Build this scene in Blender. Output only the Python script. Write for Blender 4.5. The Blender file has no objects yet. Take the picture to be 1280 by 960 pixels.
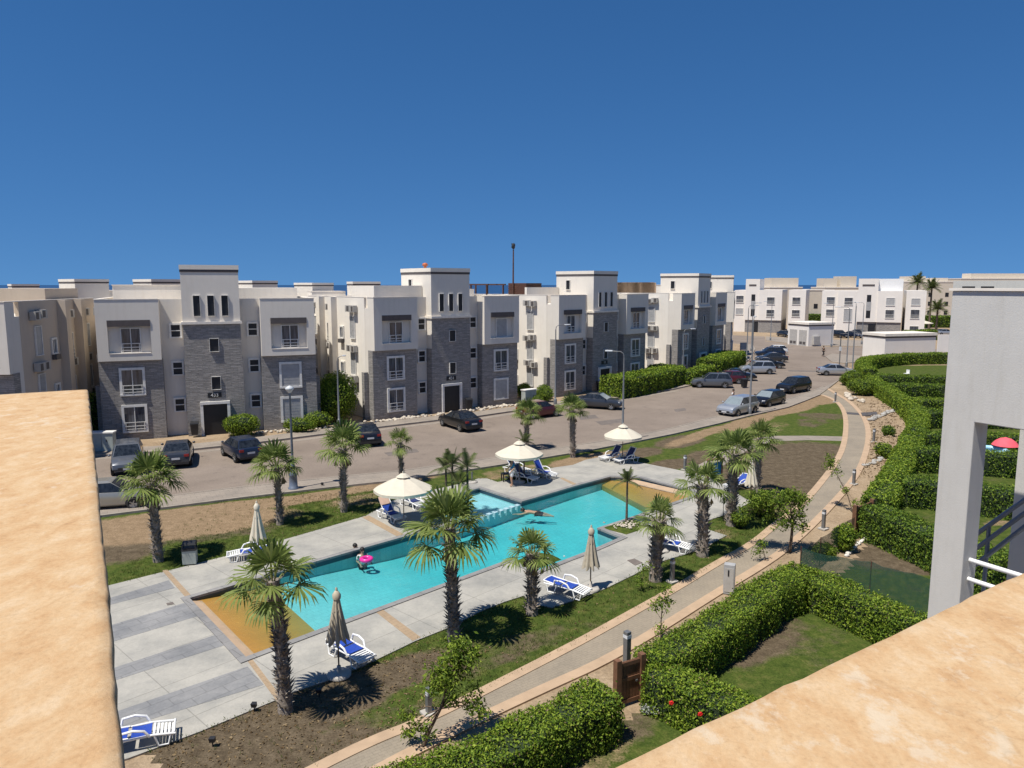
import bpy, bmesh, math, random
import numpy as np
from math import radians as R, sin, cos, pi, atan2, hypot
from mathutils import Vector, Matrix
random.seed(7); rng = np.random.default_rng(7)
scene = bpy.context.scene
COL = scene.collection

# ------------------------------------------------------------------ camera
CAM_H = 11.5            # eye height, standing on a flat roof
FPX = 930.0             # focal length in pixels of a 1280 wide picture
PITCH = math.atan(124 / FPX)
cp, sp = cos(PITCH), sin(PITCH)
def U(px, py, z=0.0):
    """survey: where the sight line of a picture point meets height z"""
    u = (px - 640) / FPX; v = (480 - py) / FPX
    t = (z - CAM_H) / (-sp + v * cp)
    return (u * t, (cp + v * sp) * t)
def UL(pts, z=0.0): return [U(a, b, z) for a, b in pts]
def V(px, py, Y):
    u = (px - 640) / FPX; v = (480 - py) / FPX
    t = Y / (cp + v * sp)
    return (u * t, Y, CAM_H + (-sp + v * cp) * t)

cam = bpy.data.cameras.new('camera'); camo = bpy.data.objects.new('camera', cam)
COL.objects.link(camo); camo.location = (0, 0, CAM_H)
camo.rotation_euler = (R(90) - PITCH, 0, 0)
cam.sensor_width = 36.0; cam.lens = FPX / 1280 * 36.0
cam.clip_start = 0.05; cam.clip_end = 60000
scene.camera = camo

# ------------------------------------------------------------------ light
SUN_ELEV, SUN_AZ = 65.0, 220.0       # azimuth of the direction towards the sun, counterclockwise from +X
w = bpy.data.worlds.new('World'); scene.world = w; w.use_nodes = True
nt = w.node_tree; bg = nt.nodes['Background']
sky = nt.nodes.new('ShaderNodeTexSky'); sky.sky_type = 'NISHITA'; sky.sun_disc = False
sky.sun_elevation = R(SUN_ELEV); sky.sun_rotation = R(90 - SUN_AZ)
sky.altitude = 0; sky.air_density = 0.8; sky.dust_density = 0.0; sky.ozone_density = 8.0
tcw = nt.nodes.new('ShaderNodeTexCoord'); mpw = nt.nodes.new('ShaderNodeMapping'); mpw.inputs['Scale'].default_value = (1, 1, .66); mpw.inputs['Location'].default_value = (0, 0, .15)
nt.links.new(tcw.outputs['Generated'], mpw.inputs[0]); nt.links.new(mpw.outputs[0], sky.inputs[0])   # a very clear, dry sky: little whitening at the horizon
hsw = nt.nodes.new('ShaderNodeHueSaturation'); hsw.inputs['Hue'].default_value = .5; hsw.inputs['Saturation'].default_value = 1.17
nt.links.new(sky.outputs[0], hsw.inputs['Color']); nt.links.new(hsw.outputs[0], bg.inputs[0]); bg.inputs[1].default_value = 0.082
sl = bpy.data.lights.new('sun', 'SUN'); sl.energy = 4.9; sl.angle = R(0.53); sl.color = (1, 0.95, 0.86)
so = bpy.data.objects.new('sun', sl); COL.objects.link(so)
sd = Vector((cos(R(SUN_ELEV)) * cos(R(SUN_AZ)), cos(R(SUN_ELEV)) * sin(R(SUN_AZ)), sin(R(SUN_ELEV))))
so.rotation_euler = sd.to_track_quat('Z', 'Y').to_euler(); so.location = (0, -30, 60)
scene.view_settings.view_transform = 'Standard'; scene.view_settings.look = 'None'
scene.view_settings.exposure = 0.26; scene.view_settings.gamma = 1.0
scene.render.engine = 'CYCLES'
scene.cycles.max_bounces = 6; scene.cycles.transparent_max_bounces = 12

# ------------------------------------------------------------------ materials
def newmat(name):
    m = bpy.data.materials.new(name); m.use_nodes = True
    return m, m.node_tree, m.node_tree.nodes['Principled BSDF']
def node(nt, t, **k):
    n = nt.nodes.new(t)
    for a, b in k.items():
        if a.startswith('i_'): n.inputs[int(a[2:])].default_value = b
        else: setattr(n, a, b)
    return n
def ramp(nt, stops):
    r = nt.nodes.new('ShaderNodeValToRGB'); e = r.color_ramp.elements
    while len(e) < len(stops): e.new(0.5)
    for k, (p, c) in enumerate(stops):
        e[k].position = p; e[k].color = (*c, 1) if len(c) == 3 else c
    return r
def noise(nt, vec, scale, detail=4, rough=0.55):
    n = nt.nodes.new('ShaderNodeTexNoise'); n.inputs['Scale'].default_value = scale
    n.inputs['Detail'].default_value = detail; n.inputs['Roughness'].default_value = rough
    if vec is not None: nt.links.new(vec, n.inputs['Vector'])
    return n
def mixc(nt, fac, a, b, mode='MIX'):
    m = nt.nodes.new('ShaderNodeMix'); m.data_type = 'RGBA'; m.blend_type = mode
    for s, v in ((0, fac), (6, a), (7, b)):
        if hasattr(v, 'is_output'): nt.links.new(v, m.inputs[s])
        else: m.inputs[s].default_value = v if s == 0 else (*v, 1)
    return m.outputs[2]
def bump(nt, h, strength=0.3, dist=0.02):
    b = nt.nodes.new('ShaderNodeBump'); b.inputs['Strength'].default_value = strength
    b.inputs['Distance'].default_value = dist; nt.links.new(h, b.inputs['Height'])
    return b.outputs[0]
def objvec(nt, scale=(1, 1, 1), rot=(0, 0, 0)):
    tc = nt.nodes.new('ShaderNodeTexCoord'); mp = nt.nodes.new('ShaderNodeMapping')
    mp.inputs['Scale'].default_value = scale; mp.inputs['Rotation'].default_value = rot
    nt.links.new(tc.outputs['Object'], mp.inputs[0]); return mp.outputs[0]
def plain(name, c, rough=0.6, metal=0.0, spec=0.5, var=0.12, scale=3.0, bmp=0.0, coat=0.0):
    m, nt, b = newmat(name)
    v = objvec(nt); n = noise(nt, v, scale, 5)
    lo = [x * (1 - var) for x in c]; hi = [min(1, x * (1 + var)) for x in c]
    r = ramp(nt, [(0.3, lo), (0.7, hi)]); nt.links.new(n.outputs[0], r.inputs[0])
    nt.links.new(r.outputs[0], b.inputs['Base Color'])
    b.inputs['Roughness'].default_value = rough; b.inputs['Metallic'].default_value = metal
    b.inputs['Specular IOR Level'].default_value = spec; b.inputs['Coat Weight'].default_value = coat
    if bmp:
        n2 = noise(nt, v, scale * 12, 4); nt.links.new(bump(nt, n2.outputs[0], bmp, 0.02), b.inputs['Normal'])
    return m
def stucco(name, c, dirt=(0.42, 0.33, 0.24), amt=0.35):
    m, nt, b = newmat(name)
    v = objvec(nt); n = noise(nt, v, 0.7, 6, 0.65)
    vs = objvec(nt, (2.2, 2.2, 0.22)); n2 = noise(nt, vs, 1.6, 5, 0.7)
    r = ramp(nt, [(0.5, (0, 0, 0)), (0.85, (amt, amt, amt))]); nt.links.new(n2.outputs[0], r.inputs[0])
    r1 = ramp(nt, [(0.3, [x * 0.93 for x in c]), (0.7, c)]); nt.links.new(n.outputs[0], r1.inputs[0])
    nt.links.new(mixc(nt, r.outputs[0], r1.outputs[0], dirt), b.inputs['Base Color'])
    b.inputs['Roughness'].default_value = 0.85; b.inputs['Specular IOR Level'].default_value = 0.2
    n3 = noise(nt, v, 30, 3); nt.links.new(bump(nt, n3.outputs[0], 0.15, 0.01), b.inputs['Normal'])
    return m
M = {}
M['white_wall'] = stucco('white stucco', (0.735, 0.685, 0.61), amt=0.2)
M['side_wall'] = stucco('sunlit white stucco', (0.82, 0.765, 0.68), dirt=(0.55, 0.43, 0.32), amt=0.25)  # sunlight put into the colour: same paint as the fronts, lightened
M['far_wall'] = stucco('beige stucco', (0.66, 0.585, 0.48), amt=0.2)
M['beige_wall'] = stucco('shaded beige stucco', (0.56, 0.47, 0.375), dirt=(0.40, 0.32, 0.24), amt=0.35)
M['modern_wall'] = stucco('off white stucco', (0.80, 0.755, 0.70), amt=0.12)
def plaster(name, c):
    m, nt, b = newmat(name); v = objvec(nt); n = noise(nt, v, 1.3, 7, .7); n2 = noise(nt, objvec(nt, (3, 3, .35)), 2.2, 7, .75); n3 = noise(nt, v, 45, 6, .75); n4 = noise(nt, v, 7, 6, .75)
    r = ramp(nt, [(0.3, [x*.95 for x in c]), (0.5, c), (0.7, [x*1.05 for x in c])]); nt.links.new(n.outputs[0], r.inputs[0])
    r2 = ramp(nt, [(0.32, (.93,.925,.91)), (0.5, (1,1,1))]); nt.links.new(n2.outputs[0], r2.inputs[0]); r4 = ramp(nt, [(0.62, (1,1,1)), (0.72, (.84,.83,.8))]); nt.links.new(n4.outputs[0], r4.inputs[0])
    cc = mixc(nt, 1.0, r.outputs[0], r2.outputs[0], 'MULTIPLY'); cc = mixc(nt, .8, cc, r4.outputs[0], 'MULTIPLY'); nt.links.new(cc, b.inputs['Base Color']); b.inputs['Roughness'].default_value = .85; b.inputs['Specular IOR Level'].default_value = .2
    nt.links.new(bump(nt, n3.outputs[0], .35, .01), b.inputs['Normal']); return m
M['pillar_wall'] = plaster('grey white plaster', (0.55, 0.535, 0.505)) if True else stucco('grey white plaster', (0.51, 0.495, 0.465), dirt=(0.42, 0.40, 0.37), amt=0.5)
M['trim'] = plain('cream trim', (0.74, 0.68, 0.60), 0.8)
M['band'] = plain('dark brown band', (0.085, 0.072, 0.07), 0.7)
M['dark'] = plain('dark opening', (0.012, 0.013, 0.016), 0.5)
M['frame'] = plain('white painted frame', (0.72, 0.70, 0.66), 0.5)
M['shutter'] = plain('grey roller shutter', (0.36, 0.36, 0.36), 0.5)
M['ac'] = plain('air conditioner grey', (0.42, 0.40, 0.37), 0.55)
M['acdark'] = plain('air conditioner grille', (0.09, 0.08, 0.075), 0.6)
M['roof'] = plain('roof screed', (0.48, 0.44, 0.38), 0.9)
M['wood'] = plain('dark brown wood', (0.10, 0.045, 0.028), 0.6, var=0.3, scale=8)
M['gatewood'] = plain('brown gate wood', (0.155, 0.075, 0.04), 0.6, var=0.3, scale=6)
M['reed'] = plain('reed screen', (0.42, 0.29, 0.19), 0.9, var=0.25, scale=20)
def stonemat():
    m, nt, b = newmat('grey ledger stone')
    tc = nt.nodes.new('ShaderNodeTexCoord'); sx = nt.nodes.new('ShaderNodeSeparateXYZ'); nt.links.new(tc.outputs['Object'], sx.inputs[0])
    ad = node(nt, 'ShaderNodeMath', operation='ADD'); nt.links.new(sx.outputs[0], ad.inputs[0]); nt.links.new(sx.outputs[1], ad.inputs[1])
    cx = nt.nodes.new('ShaderNodeCombineXYZ'); nt.links.new(ad.outputs[0], cx.inputs[0]); nt.links.new(sx.outputs[2], cx.inputs[1])
    br = nt.nodes.new('ShaderNodeTexBrick'); nt.links.new(cx.outputs[0], br.inputs['Vector'])
    br.offset = 0.37; br.squash = 1.6; br.squash_frequency = 3
    br.inputs['Color1'].default_value = (0.25, 0.238, 0.225, 1); br.inputs['Color2'].default_value = (0.355, 0.335, 0.315, 1)
    br.inputs['Mortar'].default_value = (0.15, 0.142, 0.135, 1)
    for k, v in (('Scale', 1.0), ('Mortar Size', 0.012), ('Mortar Smooth', 0.4), ('Bias', -0.1), ('Brick Width', 0.5), ('Row Height', 0.115)): br.inputs[k].default_value = v
    mp = nt.nodes.new('ShaderNodeMapping'); mp.inputs['Scale'].default_value = (1.2, 8, 1); nt.links.new(cx.outputs[0], mp.inputs[0])
    n = noise(nt, mp.outputs[0], 1.6, 6, 0.7)
    r = ramp(nt, [(0.3, (0.62, 0.62, 0.64)), (0.72, (1.35, 1.33, 1.3))]); nt.links.new(n.outputs[0], r.inputs[0])
    nt.links.new(mixc(nt, 1.0, br.outputs[0], r.outputs[0], 'MULTIPLY'), b.inputs['Base Color'])
    b.inputs['Roughness'].default_value = 0.75
    nt.links.new(bump(nt, n.outputs[0], 0.9, 0.04), b.inputs['Normal'])
    return m
M['stone'] = stonemat()
def glassmat(name, c):
    m, nt, b = newmat(name)
    v = objvec(nt, (4, 4, 0.4)); n = noise(nt, v, 1.5, 3)
    r = ramp(nt, [(0.35, [x * 0.5 for x in c]), (0.7, [x * 1.5 for x in c])]); nt.links.new(n.outputs[0], r.inputs[0])
    nt.links.new(r.outputs[0], b.inputs['Base Color']); b.inputs['Roughness'].default_value = 0.08
    b.inputs['Specular IOR Level'].default_value = 0.6
    return m
M['glass'] = glassmat('window glass over curtain', (0.085, 0.09, 0.105))
M['carglass'] = glassmat('car glass', (0.02, 0.024, 0.03))
def asphalt():
    m, nt, b = newmat('worn tan asphalt')
    v = objvec(nt); n = noise(nt, v, 0.16, 6, 0.6); n2 = noise(nt, v, 9, 5, 0.7); n3 = noise(nt, v, 0.9, 5, 0.65)
    r = ramp(nt, [(0.3, (0.195, 0.157, 0.128)), (0.7, (0.262, 0.214, 0.176))]); nt.links.new(n.outputs[0], r.inputs[0])
    r2 = ramp(nt, [(0.3, (0.82, 0.82, 0.82)), (0.7, (1.12, 1.12, 1.12))]); nt.links.new(n2.outputs[0], r2.inputs[0])
    r3 = ramp(nt, [(0.30, (0.74, 0.74, 0.76)), (0.42, (0.96, 0.96, 0.96)), (0.6, (1, 1, 1)), (0.72, (1.08, 1.07, 1.05))]); nt.links.new(n3.outputs[0], r3.inputs[0])
    c = mixc(nt, 1.0, r.outputs[0], r2.outputs[0], 'MULTIPLY'); c = mixc(nt, 1.0, c, r3.outputs[0], 'MULTIPLY')
    nt.links.new(c, b.inputs['Base Color']); b.inputs['Roughness'].default_value = 0.9; b.inputs['Specular IOR Level'].default_value = 0.25
    nt.links.new(bump(nt, n2.outputs[0], 0.25, 0.01), b.inputs['Normal'])
    return m
M['asphalt'] = asphalt()
M['patch'] = plain('darker asphalt repair', (0.145, 0.122, 0.107), 0.9, scale=2, var=0.2)
def lawnmat():
    m, nt, b = newmat('patchy lawn and dry soil')
    v = objvec(nt)
    at = nt.nodes.new('ShaderNodeAttribute'); at.attribute_name = 'soil'
    sx = nt.nodes.new('ShaderNodeSeparateColor'); nt.links.new(at.outputs['Color'], sx.inputs[0])
    n1 = noise(nt, v, 0.8, 7, 0.68); n2 = noise(nt, v, 16, 4, 0.7); n3 = noise(nt, v, 2.6, 6, 0.7)
    g = ramp(nt, [(0.25, (0.03, 0.054, 0.010)), (0.5, (0.068, 0.096, 0.018)), (0.8, (0.155, 0.145, 0.045))]); nt.links.new(n3.outputs[0], g.inputs[0])
    d = ramp(nt, [(0.25, (0.062, 0.046, 0.03)), (0.5, (0.118, 0.09, 0.058)), (0.68, (0.165, 0.128, 0.086)), (0.85, (0.24, 0.19, 0.135))]); nt.links.new(n3.outputs[0], d.inputs[0])
    s = ramp(nt, [(0.25, (0.185, 0.128, 0.075)), (0.6, (0.29, 0.205, 0.125)), (0.85, (0.40, 0.30, 0.20))]); nt.links.new(n3.outputs[0], s.inputs[0])
    def mask(out):
        a = node(nt, 'ShaderNodeMath', operation='MULTIPLY_ADD'); nt.links.new(n1.outputs[0], a.inputs[0]); a.inputs[1].default_value = 1.3
        nt.links.new(out, a.inputs[2])
        b_ = node(nt, 'ShaderNodeMath', operation='MULTIPLY_ADD'); nt.links.new(n2.outputs[0], b_.inputs[0]); b_.inputs[1].default_value = 0.45
        nt.links.new(a.outputs[0], b_.inputs[2])
        r = ramp(nt, [(0.0, (0, 0, 0)), (1.0, (1, 1, 1))])
        mr = node(nt, 'ShaderNodeMapRange'); nt.links.new(b_.outputs[0], mr.inputs[0]); mr.inputs[1].default_value = 1.22; mr.inputs[2].default_value = 1.52
        return mr.outputs[0]
    c = mixc(nt, mask(sx.outputs[0]), g.outputs[0], d.outputs[0]); c = mixc(nt, mask(sx.outputs[1]), c, s.outputs[0])
    r2 = ramp(nt, [(0.3, (0.62, 0.62, 0.62)), (0.7, (1.28, 1.28, 1.28))]); nt.links.new(n2.outputs[0], r2.inputs[0])
    nt.links.new(mixc(nt, 1.0, c, r2.outputs[0], 'MULTIPLY'), b.inputs['Base Color'])
    b.inputs['Roughness'].default_value = 0.95; b.inputs['Specular IOR Level'].default_value = 0.1
    nt.links.new(bump(nt, n2.outputs[0], 0.8, 0.05), b.inputs['Normal'])
    return m
M['lawn'] = lawnmat()
def sandmat():
    m, nt, b = newmat('sandy ground')
    v = objvec(nt); n = noise(nt, v, 0.5, 8, 0.7); n2 = noise(nt, v, 8, 5, 0.7)
    r = ramp(nt, [(0.3, (0.23, 0.16, 0.097)), (0.5, (0.33, 0.24, 0.15)), (0.75, (0.44, 0.335, 0.225))]); nt.links.new(n.outputs[0], r.inputs[0])
    r2 = ramp(nt, [(0.3, (0.72, 0.72, 0.72)), (0.7, (1.15, 1.15, 1.15))]); nt.links.new(n2.outputs[0], r2.inputs[0])
    nt.links.new(mixc(nt, 1.0, r.outputs[0], r2.outputs[0], 'MULTIPLY'), b.inputs['Base Color'])
    b.inputs['Roughness'].default_value = 0.95; nt.links.new(bump(nt, n2.outputs[0], 0.6, 0.08), b.inputs['Normal'])
    return m
M['sand'] = sandmat()
def slabmat(name, c, rot, bw, bh, joint=0.55, mort=0.012, mott=0.12, msc=0.7, rough=0.8, bias=0.0):
    m, nt, b = newmat(name)
    v = objvec(nt, rot=(0, 0, -rot)); br = nt.nodes.new('ShaderNodeTexBrick'); nt.links.new(v, br.inputs['Vector'])
    br.offset = 0.5 if bw < 1 else 0.0
    br.inputs['Color1'].default_value = (*[x * 0.97 for x in c], 1); br.inputs['Color2'].default_value = (*[x * 1.03 for x in c], 1)
    br.inputs['Mortar'].default_value = (*[x * joint for x in c], 1)
    for k, val in (('Scale', 1.0), ('Mortar Size', mort), ('Mortar Smooth', 0.3), ('Bias', bias), ('Brick Width', bw), ('Row Height', bh)): br.inputs[k].default_value = val
    v2 = objvec(nt); n = noise(nt, v2, msc, 7, 0.68); n2 = noise(nt, v2, 14, 4, 0.7)
    r = ramp(nt, [(0.28, [1 - mott * 1.6, 1 - mott * 1.5, 1 - mott * 1.35]), (0.6, [1, 1, 1]), (0.8, [1 + mott * .5] * 3)]); nt.links.new(n.outputs[0], r.inputs[0])
    r2 = ramp(nt, [(0.3, (0.9, 0.9, 0.9)), (0.7, (1.06, 1.06, 1.06))]); nt.links.new(n2.outputs[0], r2.inputs[0])
    cc = mixc(nt, 1.0, br.outputs[0], r.outputs[0], 'MULTIPLY'); cc = mixc(nt, 1.0, cc, r2.outputs[0], 'MULTIPLY')
    nt.links.new(cc, b.inputs['Base Color']); b.inputs['Roughness'].default_value = rough; b.inputs['Specular IOR Level'].default_value = 0.3
    nt.links.new(bump(nt, n2.outputs[0], 0.15, 0.01), b.inputs['Normal'])
    return m
POOL_A = R(47)
M['deck'] = slabmat('white stamped concrete deck', (0.385, 0.366, 0.325), POOL_A, 2.6, 2.1, joint=0.72, mort=0.018, mott=0.22)
M['deckgrey'] = slabmat('grey stamped concrete', (0.265, 0.262, 0.26), POOL_A, 0.9, 0.45, joint=0.8, mort=0.02, mott=0.25)
M['decktan'] = slabmat('tan paving band', (0.37, 0.27, 0.175), POOL_A, 0.4, 0.2, joint=0.8, mott=0.1)
M['coping'] = slabmat('grey pool coping', (0.27, 0.26, 0.25), POOL_A, 0.6, 0.6, joint=0.6, mott=0.2)
M['pavers'] = slabmat('tan grey path pavers', (0.305, 0.255, 0.192), R(35), 0.22, 0.11, joint=0.8, mort=0.008, mott=0.16, msc=0.5)
M['border'] = plain('pale peach path border', (0.43, 0.305, 0.20), 0.85, scale=2, var=0.12, bmp=0.1)
M['sidewalk'] = slabmat('concrete sidewalk', (0.30, 0.255, 0.21), R(30), 0.5, 0.5, joint=0.75, mott=0.18)
M['kerb'] = plain('kerb concrete', (0.30, 0.26, 0.22), 0.9, scale=2, var=0.2, bmp=0.2)
M['pooltile'] = slabmat('turquoise pool tile', (0.30, 0.52, 0.545), POOL_A, 0.3, 0.3, joint=0.84, mott=0.13, msc=.28, rough=0.4)
M['kidtile'] = slabmat('pale blue pool tile', (0.42, 0.60, 0.66), POOL_A, 0.3, 0.3, joint=0.9, mott=0.12, msc=1.5, rough=0.4)
M['orangetile'] = slabmat('orange pool shelf', (0.46, 0.225, 0.05), POOL_A, 0.3, 0.3, joint=0.92, mott=0.08, rough=0.5)
M['darktile'] = plain('navy waterline tile', (0.02, 0.045, 0.075), 0.3)
def parapetmat():
    m, nt, b = newmat('weathered yellow sandstone plaster')
    v = objvec(nt, (2.6, 1.6, 1), (0, 0, R(30))); n = noise(nt, v, 5.5, 10, 0.72); n.inputs['Distortion'].default_value = 0.25
    n2 = noise(nt, objvec(nt), 110, 8, 0.8); n4 = noise(nt, objvec(nt, (1.3, 1.0, 1), (0, 0, R(28))), 13, 9, 0.7); n5 = noise(nt, objvec(nt), 1.3, 3, 0.5)
    r = ramp(nt, [(0.27, (0.40, 0.245, 0.125)), (0.40, (0.51, 0.325, 0.17)), (0.53, (0.555, 0.385, 0.22)), (0.63, (0.585, 0.43, 0.27)), (0.75, (0.61, 0.48, 0.325))]); nt.links.new(n.outputs[0], r.inputs[0])
    r2 = ramp(nt, [(0.25, (0.70, 0.66, 0.62)), (0.45, (0.96, 0.95, 0.94)), (0.7, (1.08, 1.08, 1.08))]); nt.links.new(n2.outputs[0], r2.inputs[0])
    av = node(nt, 'ShaderNodeMath', operation='MULTIPLY_ADD'); nt.links.new(n5.outputs[0], av.inputs[0]); av.inputs[1].default_value = .45; nt.links.new(n4.outputs[0], av.inputs[2])
    r4 = ramp(nt, [(0.83, (0, 0, 0)), (0.93, (0.6, 0.6, 0.6))]); nt.links.new(av.outputs[0], r4.inputs[0])
    c = mixc(nt, 1.0, r.outputs[0], r2.outputs[0], 'MULTIPLY'); c = mixc(nt, r4.outputs[0], c, (0.60, 0.51, 0.39))
    vo = nt.nodes.new('ShaderNodeTexVoronoi'); vo.feature = 'DISTANCE_TO_EDGE'; vo.inputs['Scale'].default_value = 1.7
    nd = noise(nt, objvec(nt), 3, 4, 0.7); ad = node(nt, 'ShaderNodeMix', data_type='VECTOR'); ad.inputs[0].default_value = 0.25
    nt.links.new(objvec(nt), ad.inputs[4]); nt.links.new(nd.outputs[1], ad.inputs[5]); nt.links.new(ad.outputs[1], vo.inputs['Vector'])
    rc = ramp(nt, [(0.0, (0.35, 0.3, 0.26)), (0.006, (1, 1, 1))]); nt.links.new(vo.outputs[0], rc.inputs[0])
    c = mixc(nt, 0.16, c, rc.outputs[0], 'MULTIPLY')
    nt.links.new(c, b.inputs['Base Color']); b.inputs['Roughness'].default_value = 0.9; b.inputs['Specular IOR Level'].default_value = 0.2
    nt.links.new(bump(nt, n2.outputs[0], 0.45, 0.004), b.inputs['Normal'])
    return m
M['parapet'] = parapetmat()
def leafmat(name, dark, mid, light, trans=0.3):
    m, nt, b = newmat(name)
    gi = nt.nodes.new('ShaderNodeNewGeometry')
    r = ramp(nt, [(0.0, dark), (0.5, mid), (1.0, light)]); nt.links.new(gi.outputs['Random Per Island'], r.inputs[0])
    nt.links.new(r.outputs[0], b.inputs['Base Color']); b.inputs['Roughness'].default_value = 0.55; b.inputs['Specular IOR Level'].default_value = 0.22
    tr = nt.nodes.new('ShaderNodeBsdfTranslucent'); nt.links.new(r.outputs[0], tr.inputs[0])
    mx = nt.nodes.new('ShaderNodeMixShader'); mx.inputs[0].default_value = trans
    nt.links.new(b.outputs[0], mx.inputs[1]); nt.links.new(tr.outputs[0], mx.inputs[2])
    nt.links.new(mx.outputs[0], nt.nodes['Material Output'].inputs[0])
    return m
M['hedgeleaf'] = leafmat('hedge leaves', (0.05, 0.095, 0.012), (0.155, 0.245, 0.022), (0.34, 0.42, 0.05))
M['dryleaf'] = leafmat('dry brown leaves', (0.09, 0.055, 0.025), (0.17, 0.115, 0.055), (0.30, 0.22, 0.12), 0.15)
M['grassblade'] = leafmat('grass blades', (0.04, 0.075, 0.012), (0.085, 0.125, 0.022), (0.19, 0.18, 0.06), 0.3)
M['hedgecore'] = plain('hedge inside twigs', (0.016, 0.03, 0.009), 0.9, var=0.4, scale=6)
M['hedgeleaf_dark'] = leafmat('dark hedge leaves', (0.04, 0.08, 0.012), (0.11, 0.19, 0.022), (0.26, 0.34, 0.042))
M['treeleaf'] = leafmat('ficus leaves', (0.05, 0.095, 0.012), (0.14, 0.215, 0.024), (0.30, 0.38, 0.05), 0.35)
M['palmleaf'] = leafmat('fan palm leaves', (0.085, 0.13, 0.03), (0.18, 0.24, 0.06), (0.32, 0.37, 0.12), 0.42)
M['featherleaf'] = leafmat('feather palm leaves', (0.05, 0.075, 0.022), (0.09, 0.12, 0.035), (0.15, 0.17, 0.05), 0.3)
M['petiole'] = plain('palm stalk', (0.20, 0.22, 0.06), 0.5, var=0.2)
M['silverleaf'] = leafmat('silvery leaves', (0.25, 0.28, 0.24), (0.38, 0.41, 0.37), (0.5, 0.52, 0.48), 0.1)
def netmat():
    m, nt, b = newmat('dark green shade net'); b.inputs['Base Color'].default_value = (0.02, 0.075, 0.05, 1); b.inputs['Roughness'].default_value = .8
    tr = nt.nodes.new('ShaderNodeBsdfTransparent'); mx = nt.nodes.new('ShaderNodeMixShader'); v = objvec(nt); n = noise(nt, v, 5, 4)
    r = ramp(nt, [(0.3, (.36,.36,.36)), (0.7, (.56,.56,.56))]); nt.links.new(n.outputs[0], r.inputs[0]); nt.links.new(r.outputs[0], mx.inputs[0])
    nt.links.new(tr.outputs[0], mx.inputs[1]); nt.links.new(b.outputs[0], mx.inputs[2]); nt.links.new(mx.outputs[0], nt.nodes['Material Output'].inputs[0]); return m
def trunkmat(name, a, b_, c):
    m, nt, b = newmat(name); v = objvec(nt, (4, 4, 7)); n = noise(nt, v, 1.6, 6, 0.75)
    r = ramp(nt, [(0.3, a), (0.52, b_), (0.75, c)]); nt.links.new(n.outputs[0], r.inputs[0]); nt.links.new(r.outputs[0], b.inputs['Base Color'])
    b.inputs['Roughness'].default_value = 0.95; nt.links.new(bump(nt, n.outputs[0], 0.9, 0.05), b.inputs['Normal'])
    return m
M['trunk'] = trunkmat('palm trunk fibre', (0.10, 0.08, 0.066), (0.27, 0.225, 0.185), (0.50, 0.45, 0.39))
M['boot'] = trunkmat('old leaf bases', (0.11, 0.088, 0.072), (0.30, 0.255, 0.215), (0.62, 0.56, 0.49))
M['bark'] = trunkmat('grey brown bark', (0.06, 0.042, 0.03), (0.13, 0.095, 0.068), (0.2, 0.15, 0.11))
M['canvas'] = plain('cream canvas', (0.60, 0.545, 0.44), 0.9, var=0.06)
M['canvas_old'] = plain('beige folded canvas', (0.42, 0.37, 0.285), 0.9, var=0.15, scale=6)
M['pole'] = plain('brown metal pole', (0.13, 0.085, 0.05), 0.4, var=0.15)
M['concrete'] = plain('concrete base', (0.42, 0.39, 0.35), 0.9, var=0.15, bmp=0.2)
M['plastic'] = plain('white resin', (0.78, 0.78, 0.77), 0.35, var=0.05)
M['sling'] = plain('royal blue sling', (0.015, 0.055, 0.34), 0.6, var=0.15, scale=10)
M['sling_dark'] = plain('faded navy sling', (0.018, 0.03, 0.12), 0.6, var=0.15, scale=10)
M['towel'] = plain('pale pink towel', (0.58, 0.40, 0.32), 0.95)
M['metal'] = plain('grey painted metal', (0.19, 0.195, 0.20), 0.45, metal=0.4)
M['bluemetal'] = plain('blue grey painted metal', (0.15, 0.18, 0.235), 0.4, metal=0.2)
M['lamphead'] = plain('pale lamp head', (0.62, 0.64, 0.66), 0.35)
M['boxgreen'] = plain('pale grey green cabinet', (0.34, 0.37, 0.34), 0.55)
M['tyre'] = plain('tyre rubber', (0.02, 0.02, 0.02), 0.85)
M['rim'] = plain('alloy rim', (0.42, 0.43, 0.44), 0.3, metal=0.8)
M['lampglass'] = plain('clear lamp lens', (0.62, 0.64, 0.66), 0.12)
M['sunshade_glare'] = plain('foil shade and painted reflection', (.20,.24,.26), .12)  # foil behind glass; on one sedan a painted windshield reflection
M['redglass'] = plain('red lamp lens', (0.28, 0.015, 0.015), 0.2)
M['plate'] = plain('number plate', (0.55, 0.56, 0.58), 0.4)
M['blackplastic'] = plain('black plastic', (0.02, 0.02, 0.022), 0.5)
M['skin'] = plain('skin', (0.40, 0.24, 0.16), 0.55)
M['hair'] = plain('dark hair', (0.015, 0.012, 0.01), 0.6)
M['teal'] = plain('teal cloth', (0.015, 0.17, 0.30), 0.9)
M['whitecloth'] = plain('white cloth', (0.72, 0.72, 0.72), 0.9)
M['blackcloth'] = plain('black cloth', (0.018, 0.017, 0.02), 0.9)
M['pink'] = plain('pink vinyl', (0.72, 0.035, 0.28), 0.3)
M['pinkumb'] = plain('coral pink canvas', (0.75, 0.10, 0.13), 0.8)
M['lightblue'] = plain('light blue vinyl', (0.35, 0.62, 0.75), 0.4)
M['hibiscus'] = plain('red hibiscus petals', (0.65, 0.015, 0.015), 0.6)
M['net'] = netmat()
M['rock'] = plain('pale rubble stone', (0.50, 0.44, 0.36), 0.9, var=0.3, scale=3, bmp=0.4)
M['clod'] = plain('sandy clods', (0.33, 0.25, 0.165), 0.95, var=0.35, scale=4, bmp=0.4)
M['greyrock'] = plain('grey rubble stone', (0.36, 0.345, 0.32), 0.9, var=0.3, scale=3, bmp=0.4)
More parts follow.
